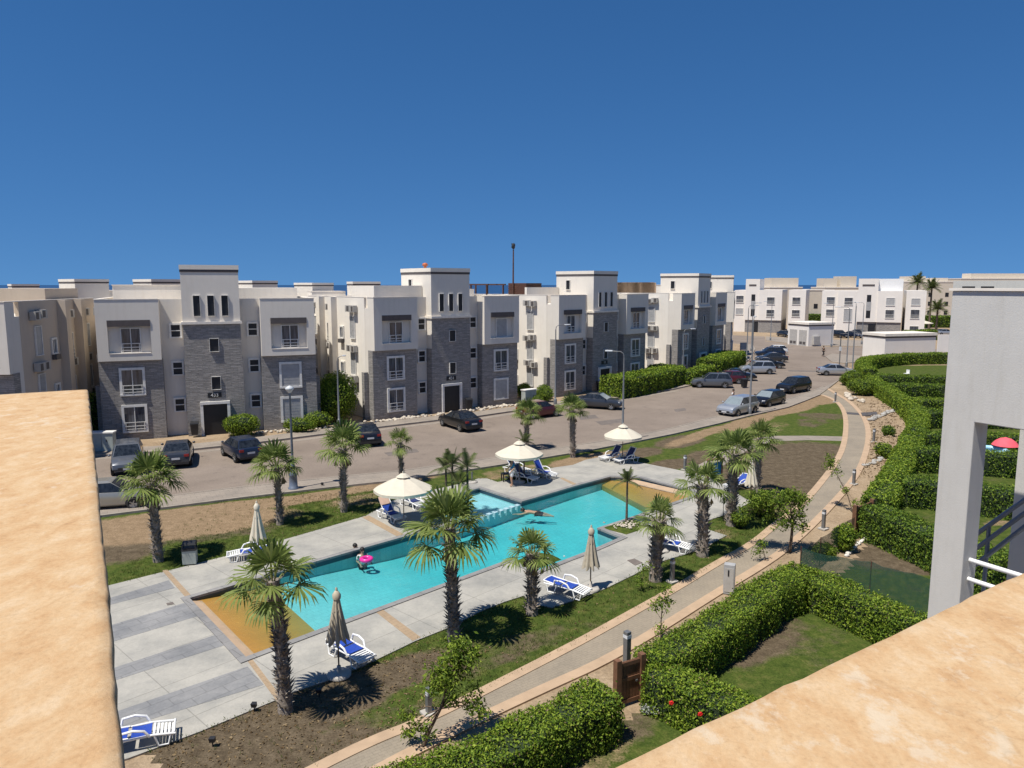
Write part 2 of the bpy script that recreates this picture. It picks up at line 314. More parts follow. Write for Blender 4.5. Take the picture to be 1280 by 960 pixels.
M['whitepebble'] = plain('white pebbles', (0.68, 0.64, 0.58), 0.9, var=0.15)
M['brick'] = plain('red brown brick', (0.20, 0.085, 0.055), 0.9, var=0.3, scale=10)
def paint(name, c, metal=0.3):
    m = plain(name, c, 0.3, metal=metal, var=0.03, coat=0.7); return m
PAINT = {'grey': paint('grey car paint', (0.11, 0.12, 0.14)), 'dark': paint('dark grey car paint', (0.042, 0.046, 0.056)),
  'navy': paint('dark navy car paint', (0.016, 0.026, 0.055)), 'black': paint('black car paint', (0.009, 0.009, 0.011), 0.1),
  'silver': paint('silver car paint', (0.42, 0.44, 0.47), 0.5), 'beige': paint('champagne car paint', (0.40, 0.38, 0.33), 0.5),
  'red': paint('dark red car paint', (0.10, 0.014, 0.018)), 'white': paint('white car paint', (0.72, 0.73, 0.74), 0.0)}
def watermat():
    m, nt, b = newmat('pool water'); out = nt.nodes['Material Output']
    tr = nt.nodes.new('ShaderNodeBsdfTransparent'); tr.inputs[0].default_value = (0.97, 1, 1, 1)
    gl = nt.nodes.new('ShaderNodeBsdfGlossy'); gl.inputs['Roughness'].default_value = 0.03
    v = objvec(nt, (1, 1, 1)); n = noise(nt, v, 2.2, 4, 0.6); n2 = noise(nt, v, 0.5, 3, 0.5)
    bn = bump(nt, n.outputs[0], 0.16, 0.14)
    nt.links.new(bn, gl.inputs['Normal'])
    fr = nt.nodes.new('ShaderNodeFresnel'); fr.inputs[0].default_value = 1.33; nt.links.new(bn, fr.inputs['Normal'])
    mx = nt.nodes.new('ShaderNodeMixShader'); nt.links.new(fr.outputs[0], mx.inputs[0]); nt.links.new(tr.outputs[0], mx.inputs[1]); nt.links.new(gl.outputs[0], mx.inputs[2])
    nt.links.new(mx.outputs[0], out.inputs['Surface'])
    va = nt.nodes.new('ShaderNodeVolumeAbsorption'); va.inputs['Color'].default_value = (0.05, 0.86, 0.885, 1); va.inputs['Density'].default_value = 0.58
    nt.links.new(va.outputs[0], out.inputs['Volume'])
    return m
M['water'] = watermat()
def seamat():
    m, nt, b = newmat('sea water'); b.inputs['Base Color'].default_value = (0.012, 0.05, 0.13, 1); b.inputs['Roughness'].default_value = 0.35
    v = objvec(nt); n = noise(nt, v, 0.05, 4); nt.links.new(bump(nt, n.outputs[0], 0.3, 1.0), b.inputs['Normal']); return m
M['sea'] = seamat()

# ------------------------------------------------------------------ mesh helpers
class MB:
    def __init__(s): s.v = []; s.f = []; s.smooth = []
    def add(s, vs, fs, smooth=False):
        o = len(s.v); s.v += [tuple(p) for p in vs]; s.f += [tuple(i + o for i in f) for f in fs]; s.smooth += [smooth] * len(fs)
    def box(s, x0, x1, y0, y1, z0, z1):
        s.add([(x0,y0,z0),(x1,y0,z0),(x1,y1,z0),(x0,y1,z0),(x0,y0,z1),(x1,y0,z1),(x1,y1,z1),(x0,y1,z1)],
              [(0,3,2,1),(4,5,6,7),(0,1,5,4),(1,2,6,5),(2,3,7,6),(3,0,4,7)])
    def hexa(s, p): s.add(p, [(0,3,2,1),(4,5,6,7),(0,1,5,4),(1,2,6,5),(2,3,7,6),(3,0,4,7)])
    def quad(s, a, b, c, d): s.add([a, b, c, d], [(0,1,2,3)])
    def tube(s, pts, r, n=6, smooth=True, cap=True):
        pts = [Vector(p) for p in pts]; k = len(pts)
        rs = r if isinstance(r, (list, tuple)) else [r] * k
        vs = []; ref = None
        for i, p in enumerate(pts):
            t = (pts[min(i+1,k-1)] - pts[max(i-1,0)])
            t = t.normalized() if t.length > 1e-9 else Vector((0,0,1))
            if ref is None:
                a = Vector((0,0,1)) if abs(t.z) < 0.9 else Vector((1,0,0)); ref = t.cross(a).normalized()
            else:
                ref = (ref - t * ref.dot(t)); ref = ref.normalized() if ref.length > 1e-6 else t.orthogonal().normalized()
            b = t.cross(ref)
            for j in range(n):
                an = 2*pi*j/n; vs.append(p + (ref*cos(an) + b*sin(an)) * rs[i])
        fs = [(i*n+j, i*n+(j+1)%n, (i+1)*n+(j+1)%n, (i+1)*n+j) for i in range(k-1) for j in range(n)]
        s.add(vs, fs, smooth)
        if cap:
            s.add(vs[:n], [tuple(range(n-1,-1,-1))]); s.add(vs[-n:], [tuple(range(n))])
    def bar(s, a, b, w, h=None):
        a, b = Vector(a), Vector(b); h = h or w; t = (b-a).normalized()
        up = Vector((0,0,1)) if abs(t.z) < 0.95 else Vector((0,1,0))
        sd_ = t.cross(up).normalized() * w/2; u = sd_.cross(t).normalized() * h/2
        s.hexa([a-sd_-u, a+sd_-u, b+sd_-u, b-sd_-u, a-sd_+u, a+sd_+u, b+sd_+u, b-sd_+u])
    def prism(s, poly, z0, z1, bottom=True):
        n = len(poly); ar = sum(poly[i][0]*poly[(i+1)%n][1]-poly[(i+1)%n][0]*poly[i][1] for i in range(n))
        if ar < 0: poly = poly[::-1]
        vs = [(x,y,z0) for x,y in poly] + [(x,y,z1) for x,y in poly]
        fs = [tuple(range(n, 2*n))] + ([tuple(range(n-1,-1,-1))] if bottom else [])
        fs += [(i,(i+1)%n,n+(i+1)%n,n+i) for i in range(n)]
        s.add(vs, fs)
    def lathe(s, prof, n=16, c=(0,0,0), smooth=True):
        vs = [(c[0]+r*cos(2*pi*j/n), c[1]+r*sin(2*pi*j/n), c[2]+z) for r,z in prof for j in range(n)]
        fs = [(i*n+j, i*n+(j+1)%n, (i+1)*n+(j+1)%n, (i+1)*n+j) for i in range(len(prof)-1) for j in range(n)]
        s.add(vs, fs, smooth)
    def ball(s, c, r, n=8, sq=(1,1,1), jit=0.0):
        rows = max(4, n//2+1); vs = []
        for i in range(rows+1):
            th = pi*i/rows
            for j in range(n):
                k = 1 + (random.uniform(-jit, jit) if jit else 0)
                vs.append((c[0]+r*sq[0]*k*sin(th)*cos(2*pi*j/n), c[1]+r*sq[1]*k*sin(th)*sin(2*pi*j/n), c[2]+r*sq[2]*k*cos(th)))
        fs = [(i*n+j, (i+1)*n+j, (i+1)*n+(j+1)%n, i*n+(j+1)%n) for i in range(rows) for j in range(n)]
        s.add(vs, fs, True)
    def mesh(s, name, mat, scale=1.0):
        me = bpy.data.meshes.new(name)
        vs = s.v if scale == 1.0 else [(x*scale,y*scale,z*scale) for x,y,z in s.v]
        me.from_pydata(vs, [], s.f); me.polygons.foreach_set('use_smooth', s.smooth)
        if mat: me.materials.append(mat)
        me.update(); return me
def npmesh(name, V_, F_, mat, smooth=False):
    me = bpy.data.meshes.new(name); nv, nf, k = len(V_), len(F_), F_.shape[1]
    me.vertices.add(nv); me.vertices.foreach_set('co', np.asarray(V_, np.float32).ravel())
    me.loops.add(nf*k); me.loops.foreach_set('vertex_index', np.asarray(F_, np.int32).ravel())
    me.polygons.add(nf); me.polygons.foreach_set('loop_start', np.arange(0, nf*k, k, dtype=np.int32))
    me.polygons.foreach_set('use_smooth', np.full(nf, smooth))
    me.materials.append(mat); me.update(calc_edges=True); return me
def link(name, me, parent=None, loc=None, rz=None):
    o = bpy.data.objects.new(name, me); COL.objects.link(o)
    if parent: o.parent = parent
    if loc: o.location = loc
    if rz is not None: o.rotation_euler = (0, 0, rz)
    return o
def part(name, mb, mat, parent, scale=1.0, label=None):
    o = link(name, mb.mesh(name, mat, scale), parent)
    if label: o['label'] = label
    return o
def tag(o, label, cat, group=None):
    o['label'] = label; o['category'] = cat
    if group: o['group'] = group
    return o
def thing(name, label, cat, loc=(0,0,0), rz=0.0, group=None):
    o = bpy.data.objects.new(name, None); COL.objects.link(o); o.empty_display_size = 0.3
    o.location = loc; o.rotation_euler = (0,0,rz); return tag(o, label, cat, group)
def struct(name, me, kind='structure'):
    o = link(name, me); o['kind'] = kind; return o
def dup(root, loc, rz, label, group=None, cat=None):
    r = root.copy(); COL.objects.link(r); r.location = loc; r.rotation_euler = (0,0,rz); r['label'] = label
    if group: r['group'] = group
    for ch in list(root.children):
        c = ch.copy(); COL.objects.link(c); c.parent = r
        for g in list(ch.children):
            d = g.copy(); COL.objects.link(d); d.parent = c
    return r
def fillmesh(name, loops, z, mat):
    bm = bmesh.new(); es = []
    for lp in loops:
        vs = [bm.verts.new((x, y, z)) for x, y in lp]
        es += [bm.edges.new((vs[i], vs[(i+1) % len(vs)])) for i in range(len(vs))]
    bmesh.ops.triangle_fill(bm, edges=es, use_beauty=True, use_dissolve=False, normal=(0,0,1))
    for f in bm.faces:
        if f.normal.z < 0: f.normal_flip()
    me = bpy.data.meshes.new(name); bm.to_mesh(me); bm.free(); me.materials.append(mat); return me
def resample(pts, step, closed=False):
    out = []; P = pts + ([pts[0]] if closed else [])
    for a, b in zip(P[:-1], P[1:]):
        L = hypot(b[0]-a[0], b[1]-a[1]); n = max(1, int(L/step))
        for i in range(n): out.append((a[0]+(b[0]-a[0])*i/n, a[1]+(b[1]-a[1])*i/n))
    if not closed: out.append(P[-1])
    return out
def smoothline(pts, it=2):
    for _ in range(it):
        q = [pts[0]]
        for a, b in zip(pts[:-1], pts[1:]):
            q.append((a[0]*.75+b[0]*.25, a[1]*.75+b[1]*.25)); q.append((a[0]*.25+b[0]*.75, a[1]*.25+b[1]*.75))
        q.append(pts[-1]); pts = q
    return pts
def offset(pts, d):
    out = []
    for i in range(len(pts)):
        a = pts[max(0,i-1)]; b = pts[min(len(pts)-1,i+1)]; dx, dy = b[0]-a[0], b[1]-a[1]; L = hypot(dx,dy) or 1
        out.append((pts[i][0]-dy/L*d, pts[i][1]+dx/L*d))
    return out
def strip(name, pts, d0, d1, z0, z1, mat):
    """a kerb-like strip between two offsets of a line (real box section)"""
    a = offset(pts, d0); b = offset(pts, d1); mb = MB(); n = len(pts)
    vs = [(x,y,z0) for x,y in a]+[(x,y,z0) for x,y in b]+[(x,y,z1) for x,y in a]+[(x,y,z1) for x,y in b]
    fs = []
    for i in range(n-1):
        fs += [(2*n+i,2*n+i+1,3*n+i+1,3*n+i), (i,2*n+i,2*n+i+1,i+1)[::-1], (n+i,n+i+1,3*n+i+1,3*n+i)]
    fs += [(0,n,3*n,2*n), (n-1,3*n-1,4*n-1,2*n-1)]
    mb.add(vs, fs); me = mb.mesh(name, mat)
    bm = bmesh.new(); bm.from_mesh(me); bmesh.ops.recalc_face_normals(bm, faces=bm.faces); bm.to_mesh(me); bm.free()
    return me
def inpoly(x, y, poly):
    c = False; n = len(poly); j = n-1
    for i in range(n):
        xi, yi = poly[i]; xj, yj = poly[j]
        if (yi > y) != (yj > y) and x < (xj-xi)*(y-yi)/(yj-yi)+xi: c = not c
        j = i
    return c
# ================================================================== the setting
POOL = UL([(236.4,750),(400,702.5),(522,667.8)])
_a = U(652,628.7); _d = (cos(R(46.5)), sin(R(46.5))); _k = U(599.4,611.6)
KL = 4.6
K1 = (_a[0]-_d[0]*KL, _a[1]-_d[1]*KL); K2 = (_k[0]-_d[0]*KL, _k[1]-_d[1]*KL)
KID = [K1, K2, _k, _a]
MAINP = POOL + [K1, _a] + UL([(720,608.7),(763,597.2),(800.6,598.5),(868,616.5),(859,623.5),(791,647.5),(747,662),(776,673.5),(744,687.5),(706,702),(671,716),(638,701),(407,786.6),(307,824.5)])
OUTL = POOL + [K1, K2, _k, _a] + MAINP[5:]
def ccw(p):
    a = sum(p[i][0]*p[(i+1)%len(p)][1]-p[(i+1)%len(p)][0]*p[i][1] for i in range(len(p)))
    return p if a > 0 else p[::-1]
def grow(poly, d):
    """move every edge of a counterclockwise polygon outwards by d"""
    n = len(poly); out = []
    for i in range(n):
        a, b, c = poly[i-1], poly[i], poly[(i+1)%n]
        def nrm(p, q):
            L = hypot(q[0]-p[0], q[1]-p[1]); return ((q[1]-p[1])/L, -(q[0]-p[0])/L)
        n1, n2 = nrm(a,b), nrm(b,c); k = 1 + n1[0]*n2[0] + n1[1]*n2[1]; k = max(k, 0.35)
        out.append((b[0]+(n1[0]+n2[0])/k*d, b[1]+(n1[1]+n2[1])/k*d))
    return out
OUTL = ccw(OUTL); OUTG = grow(OUTL, 0.05)
gl = [(-900,-120),(900,-120),(900,640),(-900,640)]
struct('ground', fillmesh('ground', [gl, OUTG], 0.0, M['sand']))
sb = MB(); sb.quad((-40000,400,-2.5),(40000,400,-2.5),(40000,45000,-2.5),(-40000,45000,-2.5))
struct('sea', sb.mesh('sea', M['sea']))

# ---- deck
DECK = UL([(20,770),(137,733),(205,716),(280,697),(330,683),(457,646),(491,626.5),(528,616),(574,606),(598,599),(609,599),(622,603.5),(652,597),(688,586),(716,582),(732,575.6),(754,571.5),(793,577.5),(851,589),(890,598),(939,629),(905,645),(884,652),(885,663),(908.5,670.6),(870,690),(827,703),(757,737),(739,744),(717,752),(690,761),(668,757),(655,746),(630,754),(600,766),(560,786.6),(519,803),(459,832),(411,852),(364,868),(345,877),(250,916.6),(160.6,950),(40,985)])
DECK = ccw(DECK)
struct('pool_deck', fillmesh('pool_deck', [DECK, OUTG], 0.05, M['deck']))
eb = MB(); n = len(DECK)
eb.add([(x,y,-.05) for x,y in DECK]+[(x,y,.05) for x,y in DECK], [(i,(i+1)%n,n+(i+1)%n,n+i) for i in range(n)])
struct('deck_edge', eb.mesh('deck_edge', M['kerb']))
def ext(a, b, k):     # carry the line a-b on beyond b
    return (b[0]+(b[0]-a[0])*k, b[1]+(b[1]-a[1])*k)
bands = [((210.7,727),(218.8,736.5),(139,748.7),(140.3,757)),((235,754),(250,771),(141.7,782.6),(144.4,803)),
         ((271.6,794.7),(285,807),(148.4,835),(152,850)),((309.5,835),(329.8,858),(156.5,888),(174,906))]
for r1, r2, l1, l2 in bands:
    a, b, c, d = U(*r1), U(*r2), U(*l1), U(*l2); c = ext(a, c, .8); d = ext(b, d, .8)
    mb = MB(); mb.prism([a, b, d, c], .045, .056, False); struct('grey_paving_band', mb.mesh('grey_paving_band', M['deckgrey']))
for q in ([(203,715),(209,713.5),(241,748),(234,750.5)], [(310,829),(316,826.5),(352,874),(345,877)], [(453,648),(461,645.5),(508,671),(500,674)], [(469,766),(477,762.5),(526,798.5),(516,803)],
          [(700,599),(703,598),(722,606.5),(718,608)]):
    mb = MB(); mb.prism(UL(q), .045, .058, False); struct('tan_paving_band', mb.mesh('tan_paving_band', M['decktan']))
# ---- pool
cin = grow(OUTL, -0.02); cout = grow(OUTL, 0.24); n = len(OUTL)
cb = MB(); vs = [(x,y,.085) for x,y in cin]+[(x,y,.085) for x,y in cout]+[(x,y,0) for x,y in cin]+[(x,y,0) for x,y in cout]
fs = []
for i in range(n):
    j = (i+1)%n; fs += [(i,n+i,n+j,j), (n+i,3*n+i,3*n+j,n+j), (j,2*n+j,2*n+i,i)]
cb.add(vs, fs); struct('pool_coping', cb.mesh('pool_coping', M['coping']))
def wall_ring(name, poly, z0, z1, mat):
    mb = MB(); n = len(poly); mb.add([(x,y,z0) for x,y in poly]+[(x,y,z1) for x,y in poly], [(i,n+i,n+(i+1)%n,(i+1)%n) for i in range(n)])
    return struct(name, mb.mesh(name, mat))
wall_ring('pool_wall', OUTL, -1.4, -.20, M['pooltile']); wall_ring('waterline_tile', OUTL, -.20, .01, M['darktile'])
pf = fillmesh('pool_floor', [ccw(grow(ccw(MAINP), .02))], 0.0, M['pooltile']); bmf = bmesh.new(); bmf.from_mesh(pf)
bmesh.ops.subdivide_edges(bmf, edges=[e for e in bmf.edges if e.calc_length() > 2.5], cuts=6, use_grid_fill=True)
pa, pb_ = U(358,741), U(770,600); dl = hypot(pb_[0]-pa[0], pb_[1]-pa[1])
for v in bmf.verts:
    t = ((v.co.x-pa[0])*(pb_[0]-pa[0])+(v.co.y-pa[1])*(pb_[1]-pa[1]))/dl/dl; t = max(0, min(1, t)); k = [(0,.45),(.12,.58),(.30,.88),(.55,.80),(1,.58)]
    for (t0,d0),(t1,d1) in zip(k[:-1], k[1:]):
        if t0 <= t <= t1: v.co.z = -(d0+(d1-d0)*(t-t0)/(t1-t0))
bmesh.ops.triangulate(bmf, faces=bmf.faces); bmf.to_mesh(pf); bmf.free(); struct('pool_floor', pf)
mb = MB(); mb.prism(KID, -1.3, -.27); struct('shallow_pool_floor', mb.mesh('shallow_pool_floor', M['kidtile']))
def shelf(p_end_a, p_end_b, p_deep_b, p_deep_a, z0, z1):
    mb = MB(); a, b, c, d = p_end_a, p_end_b, p_deep_b, p_deep_a
    mb.hexa([(*a,-1.3),(*b,-1.3),(*c,-1.3),(*d,-1.3),(*a,z0),(*b,z0),(*c,z1),(*d,z1)])
    me = mb.mesh('pool_shelf', M['orangetile'])
    bm = bmesh.new(); bm.from_mesh(me); bmesh.ops.recalc_face_normals(bm, faces=bm.faces); bm.to_mesh(me); bm.free(); struct('pool_shelf', me)
shelf(U(236.4,750), U(307,824.5), U(407,786.6), U(333,722), -.075, -.40)
def beach(a, b, w_):
    dx, dy = b[0]-a[0], b[1]-a[1]; q = hypot(dx,dy); mb = MB(); nx, ny = dy/q*w_, -dx/q*w_
    if not inpoly((a[0]+b[0])/2+nx, (a[1]+b[1])/2+ny, OUTL): nx, ny = -nx, -ny
    a = (a[0]+dx/q*.1, a[1]+dy/q*.1); b = (b[0]-dx/q*.1, b[1]-dy/q*.1)
    mb.add([(*a,.0),(*b,.0),(b[0]+nx,b[1]+ny,-.11),(a[0]+nx,a[1]+ny,-.11)], [(0,1,2,3)]); me = mb.mesh('beach_edge', M['border']); me.flip_normals() if me.polygons[0].normal.z < 0 else None; struct('beach_edge', me)
beach(U(236.4,750), U(307,824.5), .42); beach(U(772,594.5), U(868,616.5), .5)
e0, e1 = U(763,597.2), U(868,616.5)
mb = MB()
P_ = [U(772,594), U(868,616.5), U(859,623.5), U(825,636), U(752,600)]
mb.add([(*P_[0],-.07),(*P_[1],-.07),(*P_[2],-.14),(*P_[3],-.30),(*P_[4],-.30)]+[(*p,-1.3) for p in P_], [(0,4,3,2,1),(3,4,9,8),(0,1,6,5),(1,2,7,6),(2,3,8,7),(4,0,5,9)])
me = mb.mesh('pool_shelf', M['orangetile']); bm = bmesh.new(); bm.from_mesh(me); bmesh.ops.recalc_face_normals(bm, faces=bm.faces); bm.to_mesh(me); bm.free(); struct('pool_shelf', me)
mb = MB()
for i in range(11):
    t = (i+.3)/11; x, y = K1[0]+_d[0]*KL*t, K1[1]+_d[1]*KL*t
    mb.prism([(x-.02,y-.12),(x+_d[0]*.24-.02,y+_d[1]*.24-.12),(x+_d[0]*.24-.2,y+_d[1]*.24+.07),(x-.2,y+.07)], -.4, -.06)
struct('pool_divider', mb.mesh('pool_divider', M['kidtile']))
wt = MB(); wt.prism(grow(OUTL, 0.03), -1.55, -.085)
bm = bmesh.new(); me = wt.mesh('pool_water', M['water']); bm.from_mesh(me); bmesh.ops.triangulate(bm, faces=bm.faces); bmesh.ops.recalc_face_normals(bm, faces=bm.faces); bm.to_mesh(me); bm.free()
struct('pool_water', me)

# ---- road, sidewalks
NEAR_ROAD = [(-260,690),(-60,660),(60,645),(127,633),(300,611.5),(420,598.5),(500,591),(620,574),(740,555.5),(800,545),(840,537),(900,521),(940,511),(985,500.5),(1010,492),(1030,484.5)]
LAWN_EDGE = [(-260,708),(-60,677),(60,659),(127,646.5),(300,624),(420,610),(500,601.5),(620,583.5),(740,563.5),(800,552),(840,544),(900,530),(935,521),(984,510),(1004,502.5),(1025,494)]
FAR_KERB = [(-260,606),(60,575.5),(120,570.5),(240,563),(325,554),(395,545),(474,535),(545,526.5),(596,521.5),(633,516),(764,499.5),(840,487.5),(862,482.5),(890,471),(920,460),(936,450),(943,437),(940,431.5)]
road = UL(NEAR_ROAD) + UL([(1050,474),(1064,462),(1056,455),(1040,453.5),(1032,446),(1040,442),(1077,445),(1200,449),(1400,452),(1400,437),(1120,436),(1077,434),(1012,432.5),(985,430),(957,426.5),(956,420.5),(860,417),(860,427),(915,429)]) + UL(FAR_KERB[::-1])
mb = MB(); mb.prism(road, -.05, .004, False); struct('road', mb.mesh('road', M['asphalt']))
for q in ([(744,527),(776,523.5),(779,528),(752,531.5)], [(722,520),(744,518.5),(748,522.5),(726,525)], [(640,562),(690,553),(694,559),(652,566)], [(480,566),(520,561),(524,565),(486,570)], [(985,462.5),(1020,463.5),(1020,465),(986,464.5)], [(842,512),(856,510),(858,513),(845,515)]):
    mb = MB(); mb.prism(UL(q), .004, .009, False); struct('asphalt_patch', mb.mesh('asphalt_patch', M['patch']))
def band(name, A, B, z0, z1, mat):
    mb = MB(); mb.prism(A + B[::-1], z0, z1, False); return struct(name, mb.mesh(name, mat))
NR = UL(NEAR_ROAD); LE = UL(LAWN_EDGE)
band('sidewalk', NR, LE, -.02, .11, M['sidewalk'])
struct('kerb', strip('kerb', NR, -.02, .16, -.02, .125, M['sidewalk']))
struct('kerb', strip('kerb', LE, -.1, .02, -.02, .13, M['kerb']))
FK = UL(FAR_KERB)
FB = offset(FK, 1.75)
band('sidewalk', FK, FB, -.02, .13, M['sidewalk'])
struct('kerb', strip('kerb', FK, -.14, .02, -.02, .145, M['kerb']))
gk = offset(FK, -.75); struct('gutter', strip('gutter', gk[:12], -.32, .32, -.03, .012, M['sidewalk']))
# pavement corner at the crossing and far pavements
for nm, q in (('pavement', [(1032,446.4),(1040,453),(1056,454.6),(1075,453),(1120,452),(1120,447.6),(1077,445.3),(1040,442.6)]),
              ('pavement', [(957,426),(985,429.6),(1012,432),(1077,433.6),(1120,435.5),(1120,429),(1077,426),(1012,424.5),(957,421)]),
              ('pavement', [(1004,503),(1025,494),(1036,486),(1050,475),(1030,485),(1010,492.5),(985,501)])):
    mb = MB(); mb.prism(UL(q), -.02, .10, False); struct(nm, mb.mesh(nm, M['sidewalk']))

# ---- lawn (grid with a soil attribute)
PATH_L = [(300,1006),(400,953),(468,920.6),(519,901.7),(605.7,859.7),(720,801.5),(788,764),(842,734),(891,704),(936,680),(968,653),(1000.6,629.4),(1033.4,590),(1047.5,568),(1053.7,548),(1055,523),(1049.6,508),(1039,499),(1025,494)]
PATH_R = [(420,1000),(460,978),(520,945),(600,905),(700,858),(750,835.7),(815,799),(905,741),(960,708),(990,686),(1033,645),(1073,599),(1084.6,572),(1089,550),(1087.5,533),(1080,518),(1064,502),(1048,493),(1036,486)]
PL = smoothline(UL(PATH_L)); PR = smoothline(UL(PATH_R))
DECK_IN = grow(DECK, -0.7)
def lawn(name, poly, hole, patches, step, z, base=.19):
    xs = [p[0] for p in poly]; ys = [p[1] for p in poly]; x0, x1, y0, y1 = min(xs), max(xs), min(ys), max(ys)
    nx, ny = int((x1-x0)/step)+1, int((y1-y0)/step)+1; idx = {}; V_ = []; F_ = []; S = []
    pp = [(U(a,b), rx, ry, R(an), k, st) for a,b,rx,ry,an,k,st in patches]
    def vid(i, j):
        if (i,j) not in idx:
            x, y = x0+i*step, y0+j*step; r = base; g = 0.0
            for (cx,cy), rx, ry, an, k, st in pp:
                dx, dy = x-cx, y-cy; u = (dx*cos(an)+dy*sin(an))/rx; v = (-dx*sin(an)+dy*cos(an))/ry; d = math.sqrt(u*u+v*v)
                q = st*max(0, min(1, 1.9*(1.25-d)))
                if k == 'b': r = max(r, q)
                elif k == 's': g = max(g, q)
                else: r = min(r, 1-q); g = min(g, 1-q)
            idx[(i,j)] = len(V_); V_.append((x, y, z)); S.append((r, g, 0, 1))
        return idx[(i,j)]
    for i in range(nx):
        for j in range(ny):
            cx, cy = x0+(i+.5)*step, y0+(j+.5)*step
            if inpoly(cx, cy, poly) and not (hole and inpoly(cx, cy, hole)):
                F_.append((vid(i,j), vid(i+1,j), vid(i+1,j+1), vid(i,j+1)))
    me = bpy.data.meshes.new(name); me.from_pydata(V_, [], F_); me.materials.append(M['lawn'])
    ca = me.color_attributes.new('soil', 'FLOAT_COLOR', 'POINT'); ca.data.foreach_set('color', [c for q in S for c in q]); me.update()
    return struct(name, me)
patches = [ # px, py, radius along, across (m), angle, kind, strength
 (190,660,6.5,2.3,20,'s',1.0),(300,633,6,1.1,24,'s',.9),(420,616,5,.7,30,'s',.75),(480,606,4,.7,35,'s',.8),(130,690,2.5,2.0,20,'b',.8),(260,668,4,1.1,20,'b',.6),
 (455,625,2.2,1.2,30,'s',.55),(640,590,3,1.2,40,'s',.55),(735,574,3.6,1.2,40,'s',.85),(705,580,1.6,.8,40,'b',.6),(800,566,2.2,1.3,40,'b',.8),(850,552,3.2,1.5,50,'b',.8),(872,545,6,.8,52,'s',.7),(845,580,2.6,1.2,30,'b',.9),
 (900,570,3,2,30,'b',.8),(935,528,6,1.2,50,'s',.8),(990,512,5,1.2,45,'s',.9),(1020,500,5,2.2,40,'s',1.1),(960,535,4,1.5,50,'s',.4),(1015,528,3,1.3,60,'b',.55),(1030,520,1.8,2.6,70,'b',.6),
 (1000,580,7.5,4.6,55,'b',1.05),(960,595,4,3,50,'b',1),(1010,610,3.5,2.6,50,'b',.9),(1035,560,1.4,2.2,80,'b',.35),(985,630,2.2,1.2,45,'b',.7),
 (180,960,6,3.2,38,'b',.95),(300,928,5,1.9,38,'b',.95),(420,876,5,1.25,38,'b',.95),(500,850,3.0,1.0,38,'b',.85),(250,985,6,2.5,35,'b',.9),(470,900,2,.7,38,'g',.6),(330,975,4,1.6,35,'b',.8),(600,825,4,.8,38,'b',.55),(700,800,2.5,.7,38,'b',.35),
 (520,868,1.0,.5,38,'g',.9),(905,668,1.0,.7,40,'s',.5)]
lp = offset(LE, -.5) + offset(PL, -.25)[::-1]
lawn('lawn', offset(LE, .4) + offset(PL, -.3)[::-1], DECK_IN, patches, 0.33, 0.012)
mb = MB(); mb.prism(PL + PR[::-1], -.02, .03, False); struct('path', mb.mesh('path', M['pavers']))
struct('path_border', strip('path_border', PL, -.36, .02, -.02, .055, M['border']))
struct('path_border', strip('path_border', PR, -.02, .36, -.02, .055, M['border']))
bp = [(1054,546),(1010,545),(965,545.3),(945,548),(915,559),(880,578),(858,589),(868,594),(905,582),(935,563),(965,552),(1010,550.5),(1053,551.5)]
mb = MB(); mb.prism(UL(bp), -.02, .028, False); struct('side_path', mb.mesh('side_path', M['sidewalk']))
GARD = UL([(430,1090),(455,985),(580,945),(700,888),(785,846),(880,786),(1005,708)], 1.25) + UL([(1066,668),(1096,622),(1128,570),(1150,515),(1124,493),(1089,470),(1078,455),(1100,445),(1500,443)], 1.4) + UL([(1700,560),(1900,1100)])
gp = [(925,800,3.0,1.6,30,'b',.75),(960,780,1.5,1.0,30,'b',.6),(1115,698,2.6,1.6,-25,'b',1.3),(1010,800,2,1,30,'b',.35),(720,945,1.6,.8,20,'s',.5),(800,905,1.0,.6,60,'b',.5),(1255,655,1.2,.6,0,'s',.6),(1130,580,2,1,0,'b',.3)]
lawn('garden_lawn', GARD, None, gp, 0.33, 0.010, .27)
# dark garden bed soil behind the net, with pebble edging built later
# ---- planters by the pool
def mound(name, poly, h, mat):
    c = (sum(p[0] for p in poly)/len(poly), sum(p[1] for p in poly)/len(poly)); P = resample(poly, .25, True); mb = MB(); n = len(P)
    rings = [(1.0,.05),(.85,.05+h*.6),(.55,.05+h*.95),(.2,.05+h)]
    vs = [(c[0]+(x-c[0])*k, c[1]+(y-c[1])*k, z+random.uniform(-.02,.02)) for k,z in rings for x,y in P] + [(*c,.05+h)]
    fs = [(i*n+j, i*n+(j+1)%n, (i+1)*n+(j+1)%n, (i+1)*n+j) for i in range(3) for j in range(n)] + [(3*n+j, 3*n+(j+1)%n, 4*n) for j in range(n)]
    mb.add(vs, fs, True); me = mb.mesh(name, mat)
    ca = me.color_attributes.new('soil', 'FLOAT_COLOR', 'POINT'); ca.data.foreach_set('color', [.12,0,0,1]*len(me.vertices)); return struct(name, me)
mound('planter_grass', ccw(UL([(645,704),(655,699),(668,694),(690,695),(702,701),(671,712)])), .16, M['lawn'])
mound('planter_grass', ccw(UL([(752,661.5),(790,650),(806,656),(800,664),(783,669.5)])), .10, M['lawn'])
mound('planter_grass', ccw(UL([(630,597),(652,590),(678,598),(655,606)])), .08, M['lawn'])
